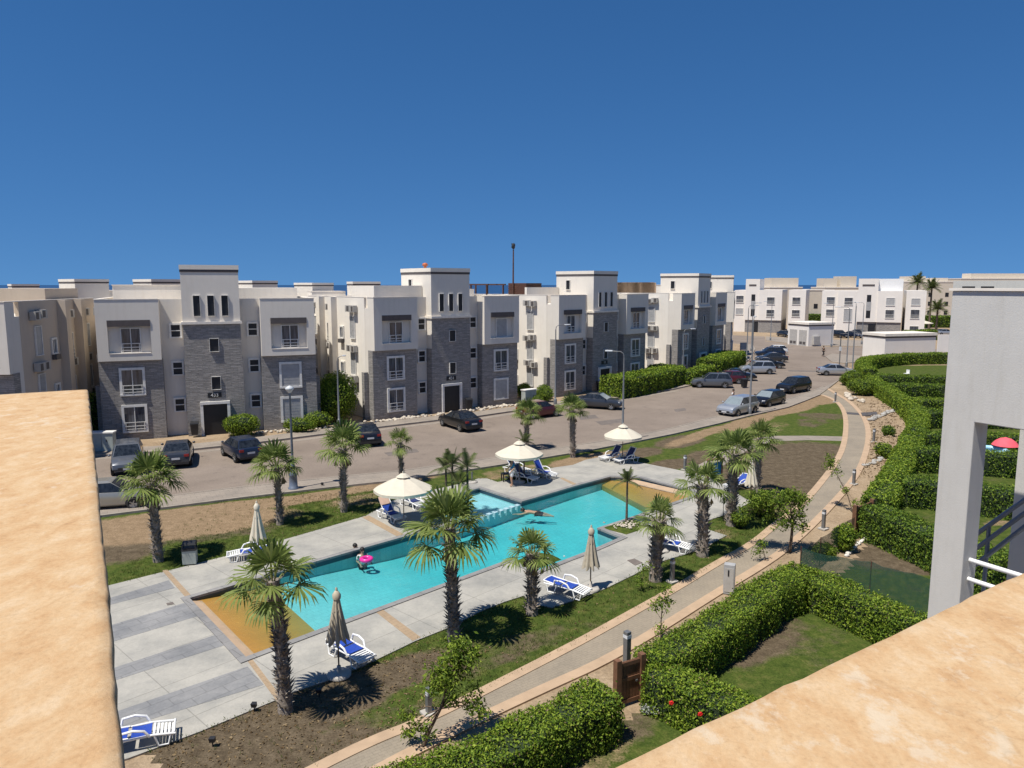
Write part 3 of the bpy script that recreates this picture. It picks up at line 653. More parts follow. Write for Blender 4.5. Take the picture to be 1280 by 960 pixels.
# ================================================================== apartment blocks
S = 1.045
def text_mesh(s, size):
    c = bpy.data.curves.new('t', 'FONT'); c.body = s; c.size = size; c.extrude = 0.015; c.align_x = 'CENTER'
    o = bpy.data.objects.new('t', c); COL.objects.link(o); dg = bpy.context.evaluated_depsgraph_get()
    me = bpy.data.meshes.new_from_object(o.evaluated_get(dg)); bpy.data.objects.remove(o); return me
class Face:
    """maps (a along wall, d outwards, z) to local coordinates of a wall"""
    def __init__(s, kind, off): s.k = kind; s.o = off
    def b(s, mb, a0, a1, d0, d1, z0, z1):
        if s.k == 'front': mb.box(a0, a1, s.o-d1, s.o-d0, z0, z1)
        elif s.k == 'left': mb.box(s.o-d1, s.o-d0, a0, a1, z0, z1)
        else: mb.box(s.o+d0, s.o+d1, a0, a1, z0, z1)
def window(root, fc, a0, a1, z0, z1, fw=.17, style='rail', d=0.0, name='window'):
    f = MB(); fc.b(f, a0, a1, d, d+.10, z1-fw, z1); fc.b(f, a0, a1, d, d+.13, z0, z0+fw*.8)
    fc.b(f, a0, a0+fw, d, d+.10, z0+fw*.8, z1-fw); fc.b(f, a1-fw, a1, d, d+.10, z0+fw*.8, z1-fw)
    if style in ('rail', 'plain'):
        m_ = (a0+a1)/2; fc.b(f, m_-.03, m_+.03, d+.02, d+.06, z0+fw*.8, z1-fw)
    if style == 'vent': fc.b(f, a0+fw, a1-fw, d+.02, d+.06, (z0+z1)/2-.03, (z0+z1)/2+.03)
    w_ = part(name, f, M['frame'], root, S)
    g = MB(); a, b_, c, e = a0+fw, a1-fw, z0+fw*.8, z1-fw
    if style == 'shut':
        fc.b(g, a, b_, d+.01, d+.05, c, e)
        k = int((e-c)/.22)
        for i in range(k): fc.b(g, a+.02, b_-.02, d+.05, d+.057, c+.22*i+.02, c+.22*i+.2)
        part('shutter', g, M['shutter'], w_, S)
    else:
        fc.b(g, a, b_, d+.004, d+.016, c, e); part('pane', g, M['dark'] if style in ('vent','hole') else M['glass'], w_, S)
    if style == 'rail':
        r = MB(); h = (e-c)*.36
        for q in (.15, .5, .95): fc.b(r, a-.02, b_+.02, d+.12, d+.15, c+h*q, c+h*q+.05)
        for q in (.05, .5, .95): fc.b(r, a+(b_-a)*q-.02, a+(b_-a)*q+.02, d+.121, d+.149, c+.02, c+h*.95)
        part('balcony_rail', r, M['frame'], w_, S)
    return w_
def aircon(root, fc, a, z, wd=.85):
    b = MB(); fc.b(b, a, a+wd, .06, .42, z, z+.55); fc.b(b, a+.05, a+.1, 0, .06, z-.04, z+.1); fc.b(b, a+wd-.1, a+wd-.05, 0, .06, z-.04, z+.1)
    o = part('air_conditioner', b, M['ac'], root, S)
    g = MB(); fc.b(g, a+.08, a+wd-.3, .42, .432, z+.06, z+.49); part('fan_grille', g, M['acdark'], o, S)
def apartment(label, loc, deg, number=None, shut=(), detail=2, roof='room', name='apartment_building', group='apartment blocks along the street', seed=1, sidemat='side_wall'):
    rs = random.Random(seed)
    root = thing(name, label, 'building', (loc[0], loc[1], loc[2] if len(loc) > 2 else 0), R(deg), group)
    D = 13.0; wl = MB(); BS = .75; sidem = M[sidemat]
    # body, front blocks, parapets
    wl.box(0, 14.7, BS, D, 0, 9.1); wl.box(0, 4, 0, BS, 0, 9.1); wl.box(10.8, 14.7, 0, BS, 0, 9.1)
    for a in (0, 10.8):
        e = a + (4 if a == 0 else 3.9)
        wl.box(a, e, -.35, 0, 5.72, 6.2); wl.box(a, e, -.35, 0, 8.5, 9.98); wl.box(a, a+.7, -.35, 0, 6.2, 8.5); wl.box(e-.6, e, -.35, 0, 6.2, 8.5)
        wl.box(a, a+.2, 0, BS, 9.1, 9.98); wl.box(e-.2, e, 0, BS, 9.1, 9.98)
    wl.box(4.0, 5.5, BS, BS+.2, 9.1, 9.98); wl.box(9.4, 10.8, BS, BS+.2, 9.1, 9.98)
    front = part('wall', wl, M['white_wall'], root, S)
    sd_ = MB(); sd_.box(-.012, 0, 1.31, D, 0, 9.1); sd_.box(14.7, 14.712, 1.31, D, 0, 9.1)
    sd_.box(-.012, .2, 1.31, D, 9.1, 9.97); sd_.box(14.5, 14.712, 1.31, D, 9.1, 9.97); sd_.box(.2, 14.5, D-.2, D, 9.1, 9.97)
    for v in (6.6, 9.2): sd_.box(-.55, -.012, v, v+.75, 0, 9.97); sd_.box(14.712, 15.25, v, v+.75, 0, 9.97)
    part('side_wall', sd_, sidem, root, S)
    st = MB()
    for a, e in ((0, 4), (10.8, 14.7)):
        st.box(a-.03, e+.03, -.04, 0, 0, 5.72); st.box(a-.04, a-.002, 0, .75, 0, 5.715); st.box(e+.002, e+.04, 0, .75, 0, 5.715)
    st.box(5.5, 9.4, -.14, -.1, 0, 8.17); st.box(5.46, 5.499, -.14, BS-.02, 0, 5.6); st.box(9.401, 9.44, -.14, BS-.02, 0, 5.6)
    st.box(-.42, -.06, .8, 1.25, 0, 3.9); st.box(14.76, 15.1, .8, 1.25, 0, 3.9)
    part('stone_cladding', st, M['stone'], root, S)
    tw = MB(); tw.box(5.5, 9.4, -.1, 5.0, 0, 12.36)
    t_ = part('stair_tower', tw, M['white_wall'], root, S)
    b = MB(); b.box(5.47, 9.43, -.13, 5.03, 11.90, 12.08); b2 = MB(); b2.box(5.45, 9.45, -.15, 5.05, 12.10, 12.42)
    part('dark_band', b, M['band'], t_, S); part('tower_cap', b2, M['white_wall'], t_, S)
    lg = MB(); lg.box(5.4, 9.5, -.3, 1.2, 8.175, 8.36); part('ledge', lg, M['trim'], t_, S)
    for a in (0, 10.8):
        lt = MB(); lt.box(a+.7, a+3.4 if a == 0 else a+3.3, -.40, -.355, 8.12, 8.56); part('dark_lintel', lt, M['band'], root, S)
        sl = MB(); sl.box(a+.7, a+3.35, -.38, -.01, 6.205, 6.26); part('recess_sill', sl, M['trim'], root, S)
    cpg = MB(); cpg.box(-.03, 4.02, -.38, -.02, 9.982, 10.03); cpg.box(10.78, 14.73, -.38, -.02, 9.982, 10.03); cpg.box(-.03, .24, -.015, D, 9.982, 10.03); cpg.box(14.46, 14.73, -.015, D, 9.982, 10.03)
    part('parapet_cap', cpg, M['trim'], root, S)
    if roof == 'front':
        rm = MB(); rm.box(.9, 5.45, 1.3, 5.5, 9.1, 10.93); part('roof_room', rm, sidem, root, S)
        rm = MB(); rm.box(9.45, 14.2, 6.2, 11.5, 9.1, 10.6); part('roof_annex', rm, sidem, root, S)
    elif roof == 'wall':
        rm = MB(); rm.box(.6, 5.45, 4.6, 4.9, 9.1, 10.75); part('roof_wall', rm, sidem, root, S)
    elif roof == 'room':
        rm = MB(); rm.box(.5, 5.45, 6.2, 11.5, 9.1, 10.95); part('roof_room', rm, sidem, root, S); rm = MB(); rm.box(9.45, 14.2, 6.2, 11.5, 9.1, 10.75); part('roof_annex', rm, sidem, root, S)
        rt = MB(); rt.box(.45, 5.45, 6.15, 11.55, 10.952, 11.02); part('roof_slab', rt, M['trim'], root, S)
    if detail == 0: return root
    window(root, Face('left', 5.5), 3.0, 3.6, 10.5, 11.5, .04, 'hole', name='slot_window')
    F0 = Face('front', 0); Ft = Face('front', -.14); Fb = Face('front', BS); Fs = Face('front', -.04); Ftw = Face('front', -.1)
    for a in (0, 10.8):
        k = 'L' if a == 0 else 'R'
        window(root, F0, a+1.45, a+2.75, 6.27, 8.02, .07, 'shut' if k+'3' in shut else 'rail')
        window(root, Fs, a+1.2, a+2.85, 3.2, 5.2, .17, 'shut' if k+'2' in shut else 'rail')
        window(root, Fs, a+1.2, a+2.85, .55, 2.55, .17, 'shut' if k+'1' in shut else 'rail')
    for a in (4.55, 9.85):
        for z in (7.15, 4.4, 1.7): window(root, Fb, a, a+.85, z, z+1.1, .13, 'vent')
    for a in (6.25, 7.2, 8.15): window(t_ if False else root, Ftw, a, a+.48, 8.75, 10.25, .02, 'hole', name='slot_window')
    for z in (6.15, 3.35): window(root, Ft, 7.2, 7.85, z, z+.98, .025, 'hole', name='slot_window')
    df = MB(); Ft.b(df, 6.35, 6.55, 0, .2, 0, 2.3); Ft.b(df, 8.2, 8.4, 0, .2, 0, 2.3); Ft.b(df, 6.35, 8.4, 0, .22, 2.3, 2.5)
    dr = part('entrance', df, M['frame'], root, S)
    dk = MB(); Ft.b(dk, 6.55, 8.2, .004, .02, 0, 2.3); part('door_opening', dk, M['dark'], dr, S)
    if number:
        pl = MB(); Ft.b(pl, 6.9, 7.85, .02, .06, 2.78, 3.14); po = part('number_sign', pl, M['dark'], root, S)
        tm = text_mesh(number, .36*S); tm.materials.append(M['frame']); to = link('numerals', tm, po); to.location = (7.38*S, (-.205)*S, 2.84*S); to.rotation_euler = (R(90), 0, 0)
    Fl = Face('left', -.012)
    for fc in (Fl, Face('right', 14.712)) if detail > 1 else (Fl,):
        for z in (6.5, 3.45, .8):
            window(root, fc, 3.0, 3.9, z, z+1.9, .05, 'shut', d=0.01, name='side_window')
            window(root, fc, 5.2, 6.0, z-.1, z+1.0, .12, 'plain', d=0.01, name='side_window'); bx = MB(); fc.b(bx, 5.25, 5.95, .02, .3, z-.45, z-.12); part('window_box', bx, M['acdark'], root, S)
            window(root, fc, 7.75, 8.6, z-.6, z+1.2, .06, 'rail', d=0.01, name='side_window')
            window(root, fc, 10.8, 11.6, z, z+1.7, .05, 'shut', d=0.01, name='side_window')
            for a in (2.55, 3.35, 7.55, 10.3): aircon(root, fc, a+rs.uniform(-.1,.1), z+(2.35 if z > 6 else 2.05)+rs.uniform(-.12,.08), .75)
    return root
def P(x, y): return (x*1.045, y*1.045)
def at(p0, deg, u, v): return (p0[0]+cos(R(deg))*u*S-sin(R(deg))*v*S, p0[1]+sin(R(deg))*u*S+cos(R(deg))*v*S)
B1 = P(-28.8, 51.6); B2 = P(-11.25, 59.9); B3 = P(4.3, 72.5); B4 = P(19.75, 88.6); B5 = P(31.4, 107.0)
a1 = apartment('apartment block facing the camera with white numerals over its dark entrance', B1, 22, '433', ('R1','R2'), seed=3)
a2 = apartment('apartment block with one sunlit side of air conditioners, black sedan parked before its entrance', B2, 37.3, '431', ('R3','R1'), roof='front', seed=4)
a3 = apartment('apartment block behind the clipped hedge with a narrow sunlit gable, grey sedan at its door', B3, 44.4, '11', (), roof='wall', seed=5)
a4 = apartment('apartment block seen very obliquely with a broad bright sunlit gable', B4, 53.5, None, (), roof=None, seed=6)
a5 = apartment('last apartment block of the grey row, next to the sandy corner of the crossing', B5, 73, None, (), detail=1, seed=8)
B0R = (-31.2, 46.2); B0 = (B0R[0]-14.7*S*cos(R(9)), B0R[1]-14.7*S*sin(R(9)))
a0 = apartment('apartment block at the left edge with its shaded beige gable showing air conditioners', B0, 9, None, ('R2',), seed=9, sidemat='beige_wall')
# second row, only the roofs and gables show
GR = 'apartment blocks of the second row'
def back(label, px, Y, z, deg=50, uc=5.5, det=0):
    x = (px-640)/FPX*Y*1.0; p = (x-uc*S*cos(R(deg)), Y-uc*S*sin(R(deg)), z)
    return apartment(label, p, deg, None, (), det, group=GR, seed=int(px))
back('distant block whose lit and shaded tower shows above the beige gable', 98, 95, -.75, 50)
back('distant block with its stair tower just left of the tall grey tower', 193, 97, -.75, 50)
back('distant block peeping out just right of the tall grey tower', 318, 112, -.85, 46)
back('distant block with a grey roof box topped by a small dish', 443, 112, -1.0, 22)
back('distant block with cream roof boxes above the gap between front blocks', 392, 122, -1.15, 48)
back('distant block at far left edge, only a dark roof strip showing', 20, 130, -1.35, 40)
back('distant block behind the brown roof screen and mast', 745, 190, -1.9, 40)
# roof additions: pergola, screens, mast (they belong to what they stand on only by resting there)
pr_ = thing('roof_pergola', 'dark brown timber pergola on the flat roof beside the mast', 'pergola', (*at(B3, 44.4, 1.7, 11.2), 9.1*S), R(134.4))
pb = MB()
for a in (-2.2, .4, 2.4):
    for v in (0, 2.5): pb.box(a, a+.14, v, v+.14, 0, 1.95)
part('post', pb, M['wood'], pr_); pb = MB()
for v in (-.1, 1.2, 2.5): pb.box(-2.4, 2.8, v, v+.16, 1.95, 2.1)
part('beam', pb, M['wood'], pr_)
sc = thing('roof_screen', 'red brown slatted timber enclosure on the roof at the foot of the mast', 'screen', (*at(B3, 44.4, 1.6, 7.2), 9.1*S), R(134.4-180))
pb = MB()
for i in range(9): pb.box(-1.2, 1.6, 0, .05, .05+i*.24, .25+i*.24); pb.box(1.55, 1.6, .05, 2.4, .05+i*.24, .25+i*.24); pb.box(-1.2, -1.15, .05, 2.4, .05+i*.24, .25+i*.24)
part('slats', pb, M['wood'], sc); pb = MB(); pb.box(-1.15, 1.55, .051, 2.4, .02, 2.0); part('brick_core', pb, M['brick'], sc)
mast = thing('roof_mast', 'tall thin brown mast with a dark tufted top above the roofs', 'mast', (*at(B3, 44.4, 1.5, 7.5), 9.1*S))
pb = MB(); pb.tube([(0,0,0),(0,0,2.5),(.02,0,5.8)], [.10,.09,.07], 7); part('pole', pb, M['wood'], mast)
pb = MB(); pb.ball((.02,0,6.15), .22, 8, (1,1,1.5), .15)
for k in range(14): pb.tube([(.02,0,5.9),(.02+.22*cos(k*.45),.22*sin(k*.45),6.3+.1*(k%3))], [.05,.015], 4)
part('tuft', pb, M['blackplastic'], mast)
mb = MB(); mb.lathe([(.0,.5),(.2,.45),(.28,.25),(.14,.2),(.14,0)], 10); o = link('roof_vent', mb.mesh('roof_vent', plain('orange plastic', (.55,.14,.05), .6)), None, (*at(B2, 37.3, 6.2, 2.0), 12.42*S)); tag(o, 'small orange vent on top of the stair tower', 'roof vent')
rsn = thing('reed_fence', 'pinkish reed fence along the flat roof between two stair towers', 'fence', (*at(B4, 53.5, .5, 8.0), 9.1*S), R(53.5))
pb = MB()
for i in range(64): pb.box(-.02, .02, -5+i*.17, -4+i*.17+.15, 0, 2.25+.03*(i%3))
part('reeds', pb, M['reed'], rsn)

# ================================================================== modern white blocks and service huts
def modern(label, corner, deg, segs, tower, k_=1.0, group='white modern blocks across the street'):
    segs = [(a*k_, b*k_, v, t, [(c*k_, z) for c, z in w_], s_) for a, b, v, t, w_, s_ in segs]; tower = (tower[0]*k_, tower[1]*k_)
    """segs: (u0, u1, v0, top, [window columns], stone?)"""
    root = thing('modern_building', label, 'building', (*corner, 0), R(deg), group)
    for u0, u1, v0, top, cols, stone in segs:
        m = MB(); m.box(u0, u1, v0, 13, 0 if not stone else 3.0, top); part('wall', m, M['modern_wall'], root)
        if stone:
            m = MB(); m.box(u0+.01, u1-.01, v0+.25, 12.9, 0, 3.0); part('stone_base', m, M['stone'], root)
        fc = Face('front', v0)
        for uc, zs in cols:
            for z0, z1, sty in zs:
                f = MB(); a0, a1 = uc-.85, uc+.85
                fc.b(f, a0-.1, a1+.1, 0, .12, z0-.12, z0); fc.b(f, a0-.1, a0, 0, .08, z0, z1); fc.b(f, a1, a1+.1, 0, .08, z0, z1); fc.b(f, a0-.1, a1+.1, 0, .08, z1, z1+.1)
                wn = part('window', f, M['frame'], root); g = MB(); fc.b(g, a0, a1, .004, .03, z0, z1); part('pane', g, M['shutter'] if sty == 's' else M['glass'], wn)
                if sty == 'g':
                    r = MB(); 
                    for q in (.1,.4,.7): fc.b(r, a0, a1, .1, .13, z0+q, z0+q+.06)
                    part('balcony_rail', r, M['frame'], wn)
    u0, u1 = tower
    m = MB(); m.box(u0, u1, -.5, 8, 3.0, 12.9); t_ = part('stair_tower', m, M['modern_wall'], root)
    m = MB(); m.box(u0+.1, u1-.1, -.2, 7.9, 0, 3.0); part('tower_base', m, M['stone'], root)
    ft = Face('front', -.5); um = (u0+u1)/2
    m = MB(); ft.b(m, u0+.8, u1-.8, .004, .05, 11.2, 11.6); part('dark_slot', m, M['band'], t_)
    m = MB(); ft.b(m, um-.2, um+.7, .004, .03, 3.9, 9.2); part('stair_window', m, M['dark'], t_)
    m = MB(); ft.b(m, um-.25, um+.75, .03, .06, 5.6, 7.6); part('spandrel', m, M['shutter'], t_)
    m = MB(); Face('front', -.2).b(m, um+.4, um+1.9, .004, .03, 0, 2.5); part('door', m, M['dark'], root)
    return root
Z3 = [(7.3,8.9,'g'),(4.2,5.8,'g')]
def basep(px, py): return U(px, py)
c1 = basep(903, 415.5); s1 = 25.6/22
modern('white modern block left of the small service hut, with a tall stair window', basep(916,414.5), -25,
   [(0,3.0,.8,10.2,[(1.4,[(7.2,8.8,'g'),(4.3,5.7,'s')])],False),(6.6,12.4,-.9,10.3,[(9.6,[(6.9,8.5,'g'),(3.9,5.5,'g')])],True),(14.0,18.2,-.2,10.3,[(15.9,[(6.9,8.5,'g'),(4.0,5.5,'g')])],False)], (3.0,6.6), .907)
modern('white modern block with a white panel on its roof, behind the larger service hut', basep(1025,417), -25,
   [(0,3.6,.4,10.1,[(2.0,[(7.0,8.6,'g'),(4.2,5.7,'g')])],False),(3.6,8.0,-.5,10.1,[(6.0,[(6.9,8.5,'g'),(3.0,5.9,'s')])],False),(12.3,17.5,-.9,10.1,[(15,[(6.9,8.5,'s'),(4.0,5.8,'g')])],True),(18.3,22.4,-.2,10.2,[(20.3,[(7.0,8.4,'s'),(4.0,5.9,'g'),(.6,2.2,'g')])],False)], (8.0,12.3), .965)
def hut(label, corner, deg, w_, d_, h):
    root = thing('service_hut', label, 'hut', (*corner, 0), R(deg), 'small flat roofed service huts')
    m = MB(); m.box(0, w_, 0, d_, 0, h); part('wall', m, M['modern_wall'], root)
    m = MB(); m.box(-.06, w_+.06, -.06, d_+.06, h-.62, h-.4); part('dark_band', m, M['band'], root)
    m = MB(); m.box(-.15, w_+.15, -.15, d_+.15, h-.35, h+.06); part('roof_edge', m, M['trim'], root)
    return root
h1 = hut('small cream service hut with two pale metal double doors and a floor unit outside', basep(1010,433), 20, 5.9, 5.6, 4.4)
fl = Face('left', 0)
for a in (.5, 3.1):
    m = MB(); fl.b(m, a, a+2.0, .01, .06, 0, 3.0); d_ = part('door', m, M['ac'], h1)
    m = MB(); fl.b(m, a+.2, a+.9, .06, .08, .3, .8); fl.b(m, a+1.1, a+1.8, .06, .08, .3, .8); part('vent_grille', m, M['acdark'], d_)
m = MB(); ft = Face('front', 0); ft.b(m, .9, 2.3, .02, .5, .3, 1.9); part('floor_unit', m, M['ac'], h1)
hut('larger cream service hut with a wide flat roof behind the clipped hedge', basep(1105,449), 15, 9.6, 4.8, 3.9)
m = MB(); m.box(0, 5, 0, .3, 0, 3.0); o = link('garden_wall', m.mesh('garden_wall', M['modern_wall']), None, (*basep(1172,440), 0)); tag(o, 'plain cream garden wall between the larger service hut and grey white pillar', 'wall')
# far beige blocks near the horizon at right
def farblock(label, px0, px1, ytop, Y, boxes=(), hz=None):
    x0, x1 = (px0-640)/FPX*Y, (px1-640)/FPX*Y; top = CAM_H-(ytop-356)/FPX*Y
    root = thing('distant_block', label, 'building', (x0, Y, -1), 0, 'distant beige blocks near the sea')
    m = MB(); m.box(0, x1-x0, 0, 12, 0, top+1)
    for a, b_, yt in boxes: m.box((x1-x0)*a, (x1-x0)*b_, 2, 8, top+1, CAM_H-(yt-356)/FPX*Y+1)
    wl = part('wall', m, M['far_wall'], root); fc = Face('front', 0); Wd = x1-x0
    k = max(2, int(Wd/5))
    for i in range(k):
        for j in range(3):
            z = 2.2+j*3.1
            if z+1.5 < top:
                m = MB(); fc.b(m, Wd*(i+.4)/k, Wd*(i+.4)/k+1.2, .01, .05, z, z+1.4); part('window', m, M['dark'], root)
    m = MB(); m.box(-.1, Wd+.1, -.1, 12.1, top+1.003, top+1.35); part('roof_edge', m, M['trim'], root)
    return root
farblock('distant beige block seen through the gap between the two white modern blocks', 1009, 1040, 363, 230)
farblock('distant block with a pale stepped roof box over the left white modern block', 960, 1000, 360, 215, [(.1,.95,347.5)])
farblock('distant beige block whose roof boxes rise left of the white roof panel', 1028, 1072, 360, 260, [(.02,.40,348),(.5,.95,345.5)])
farblock('distant beige block rising behind the date palms at right', 1128, 1190, 353, 260, [(.1,.45,345.5),(.62,.9,347.5)])
farblock('distant beige block at the right edge above the grey white pillar wall', 1196, 1300, 349, 300, [(.15,.95,342)])
m = MB(); m.box(0, 5.2, 0, .1, 0, 2.75); _c = basep(1025,417); o = link('roof_panel', m.mesh('roof_panel', M['plastic']), None, (_c[0]+cos(R(-25))*12.1, _c[1]+sin(R(-25))*12.1+.9, 10.12), R(-25)); tag(o, 'bright white panel standing on the roof of the right white modern block', 'panel')
_b = V(1183, 370, 75); g = thing('grey_building', 'grey building with dark slots under its roof, just above the grey white pillar wall', 'building', (_b[0]+.6, 75, 0), R(-42))
m = MB(); m.box(0, 26, 0, 12, 0, V(1183,351,75)[2]); part('wall', m, M['pillar_wall'], g); m = MB()
for a in (.8, 2.4): m.box(a, a+1.1, -.03, 0, 11.0, 11.35)
part('dark_slot', m, M['dark'], g)
# ================================================================== vegetation
def leafquads(pos, nrm, size, aspect=.5, jitter=.7, up=0.0):
    """rhombic leaves: pos (n,3), nrm (n,3) outward hint, size (n,)"""
    n = len(pos); N = nrm + rng.normal(0, jitter, (n,3)); N[:,2] += up; N /= np.linalg.norm(N, axis=1, keepdims=True)+1e-9
    A = rng.normal(0, 1, (n,3)); T = np.cross(N, A); T /= np.linalg.norm(T, axis=1, keepdims=True)+1e-9; B = np.cross(N, T)
    s = size[:,None]; bend = N*s*.12
    v = np.stack([pos - T*s*.5, pos + B*s*aspect*.5 + bend, pos + T*s*.5, pos - B*s*aspect*.5 + bend], 1).reshape(-1,3)
    return v, np.arange(n*4).reshape(n,4)
def hedge(label, line, width, h, leaf, dens, mat='hedgeleaf', group='clipped garden hedges', name='hedge', rough=.05, z0=0.0):
    if leaf < .09: leaf *= .84; dens *= 1.35
    line = smoothline(line, 1); line = resample(line, .5)
    root = thing(name, label, 'hedge', (*line[len(line)//2], z0), 0, group); ox, oy = root.location[0], root.location[1]
    L = [(x-ox, y-oy) for x,y in line]; wv = [width/2*(1+random.uniform(-.08,.08)) for _ in L]; hv = [h*(1+random.uniform(-.04,.04)) for _ in L]
    prof = lambda w_, hh: [(-w_,0),(-w_*1.02,hh*.5),(-w_*.99,hh*.93),(-w_*.86,hh),(0,hh*1.01),(w_*.86,hh),(w_*.99,hh*.93),(w_*1.02,hh*.5),(w_,0)]
    def ringpts(shrink):
        rows = []
        for i,(x,y) in enumerate(L):
            a = L[max(0,i-1)]; b = L[min(len(L)-1,i+1)]; dx,dy = b[0]-a[0], b[1]-a[1]; q = hypot(dx,dy) or 1; nx,ny = -dy/q, dx/q
            e = .12*shrink/.12
            ex = (dx/q*e if i == 0 else -dx/q*e if i == len(L)-1 else 0); ey = (dy/q*e if i == 0 else -dy/q*e if i == len(L)-1 else 0)
            rows.append([(x+ex+nx*s_, y+ey+ny*s_, z) for s_,z in prof(wv[i]-shrink, hv[i]-shrink)])
        return rows
    rows = ringpts(.09); mb = MB(); k = len(rows[0]); vs = [p for r in rows for p in r]
    fs = [(i*k+j, i*k+j+1, (i+1)*k+j+1, (i+1)*k+j) for i in range(len(rows)-1) for j in range(k-1)] + [tuple(range(k)), tuple((len(rows)-1)*k+j for j in range(k-1,-1,-1))]
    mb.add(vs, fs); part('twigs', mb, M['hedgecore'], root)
    rows = ringpts(0.0); V_ = np.array(rows); quads = []
    for i in range(len(rows)-1):
        for j in range(k-1): quads.append((V_[i,j], V_[i,j+1], V_[i+1,j+1], V_[i+1,j]))
    for e in (0, len(rows)-1):
        for j in range(k//2): quads.append((V_[e,j], V_[e,j+1], V_[e,k-2-j], V_[e,k-1-j]))
    Q = np.array(quads); ar = np.linalg.norm(np.cross(Q[:,1]-Q[:,0], Q[:,3]-Q[:,0]), axis=1); ar = np.maximum(ar, 1e-6)
    n = int(ar.sum()*dens); pick = rng.choice(len(Q), n, p=ar/ar.sum()); u = rng.random((n,1)); v = rng.random((n,1)); q = Q[pick]
    pos = q[:,0]*(1-u)*(1-v)+q[:,1]*u*(1-v)+q[:,2]*u*v+q[:,3]*(1-u)*v
    nr = np.cross(q[:,1]-q[:,0], q[:,3]-q[:,0]); nr /= np.linalg.norm(nr, axis=1, keepdims=True)+1e-9
    mid = np.array([[0,0,h*.5]]); 
    # make normals point away from the centre line
    ci = np.clip(pick // (k-1), 0, len(L)-1); cen = np.array([(*L[c], h*.45) for c in ci]); fl = np.sign(((pos-cen)*nr).sum(1)); nr *= fl[:,None]
    ph = rng.uniform(0, 6.3, 4); wob = np.sin(pos[:,0]*2.1+ph[0])*np.sin(pos[:,1]*2.3+ph[1])+.6*np.sin(pos[:,0]*5.3+ph[2]+pos[:,2]*3)*np.sin(pos[:,1]*4.7+ph[3])
    keep = rng.random(n) < .80+.28*wob; pos = pos[keep]; nr = nr[keep]; wob = wob[keep]; n = len(pos)
    pos = pos + nr*wob[:,None]*min(.075, width*.06) + nr*rng.normal(0, rough, (n,1)) + rng.normal(0, .02, (n,3)); pos[:,2] = np.maximum(pos[:,2], .02)
    # a few shoots that stick out of the top
    m = int(len(L)*(5 if leaf < .1 else 2.5)); t = rng.integers(0, len(L), m); sh = np.array([(L[a][0]+random.uniform(-width*.4,width*.4), L[a][1]+random.uniform(-width*.4,width*.4), h+random.uniform(0,.2)*(1 if leaf < .11 else .6)) for a in t])
    pos = np.vstack([pos, sh]); nr = np.vstack([nr, np.tile([[0,0,1.0]], (m,1))])
    vv, ff = leafquads(pos, nr, rng.uniform(.55,1.5,len(pos))*leaf, .55, .8)
    link('leaves', npmesh('leaves', vv, ff, M[mat]), root)
    if leaf < .1:
        k_ = rng.choice(len(pos), len(pos)//22, replace=False); vd, fd = leafquads(pos[k_]+rng.normal(0,.03,(len(k_),3)), nr[k_], rng.uniform(.6,1.1,len(k_))*leaf, .5, .8)
        link('dry_leaves', npmesh('dry_leaves', vd, fd, M['dryleaf']), root)
    return root
def bush(label, c, r, leaf, dens, mat='hedgeleaf', name='shrub', cat='shrub', group=None, sq=(1,1,1), lobes=5):
    root = thing(name, label, cat, (*c, 0), 0, group); mb = MB(); P_ = []; Nn = []; Sz = []
    for i in range(lobes):
        an = 2*pi*i/lobes+random.uniform(-.4,.4); k = 0 if i == 0 else random.uniform(.25,.5); cr = r*(.75 if i == 0 else random.uniform(.4,.62))
        cc = np.array([cos(an)*k*r*sq[0], sin(an)*k*r*sq[1], r*sq[2]*random.uniform(.6,1.0)])
        cc[2] = max(cc[2], cr*.5); mb.ball(cc, cr*.78, 8, sq, .12)
        n = int(4*pi*cr*cr*dens); d = rng.normal(0,1,(n,3)); d /= np.linalg.norm(d,axis=1,keepdims=True)
        p = cc + d*np.array(sq)*cr*rng.uniform(.75,1.12,(n,1)); p[:,2] = np.maximum(p[:,2], .03); P_.append(p); Nn.append(d)
    mb.tube([(0,0,0),(0,0,r*.8)], r*.12, 6); part('twigs', mb, M['hedgecore'], root)
    P_ = np.vstack(P_); Nn = np.vstack(Nn); vv, ff = leafquads(P_, Nn, rng.uniform(.7,1.3,len(P_))*leaf, .5, .7)
    link('leaves', npmesh('leaves', vv, ff, M[mat]), root); return root
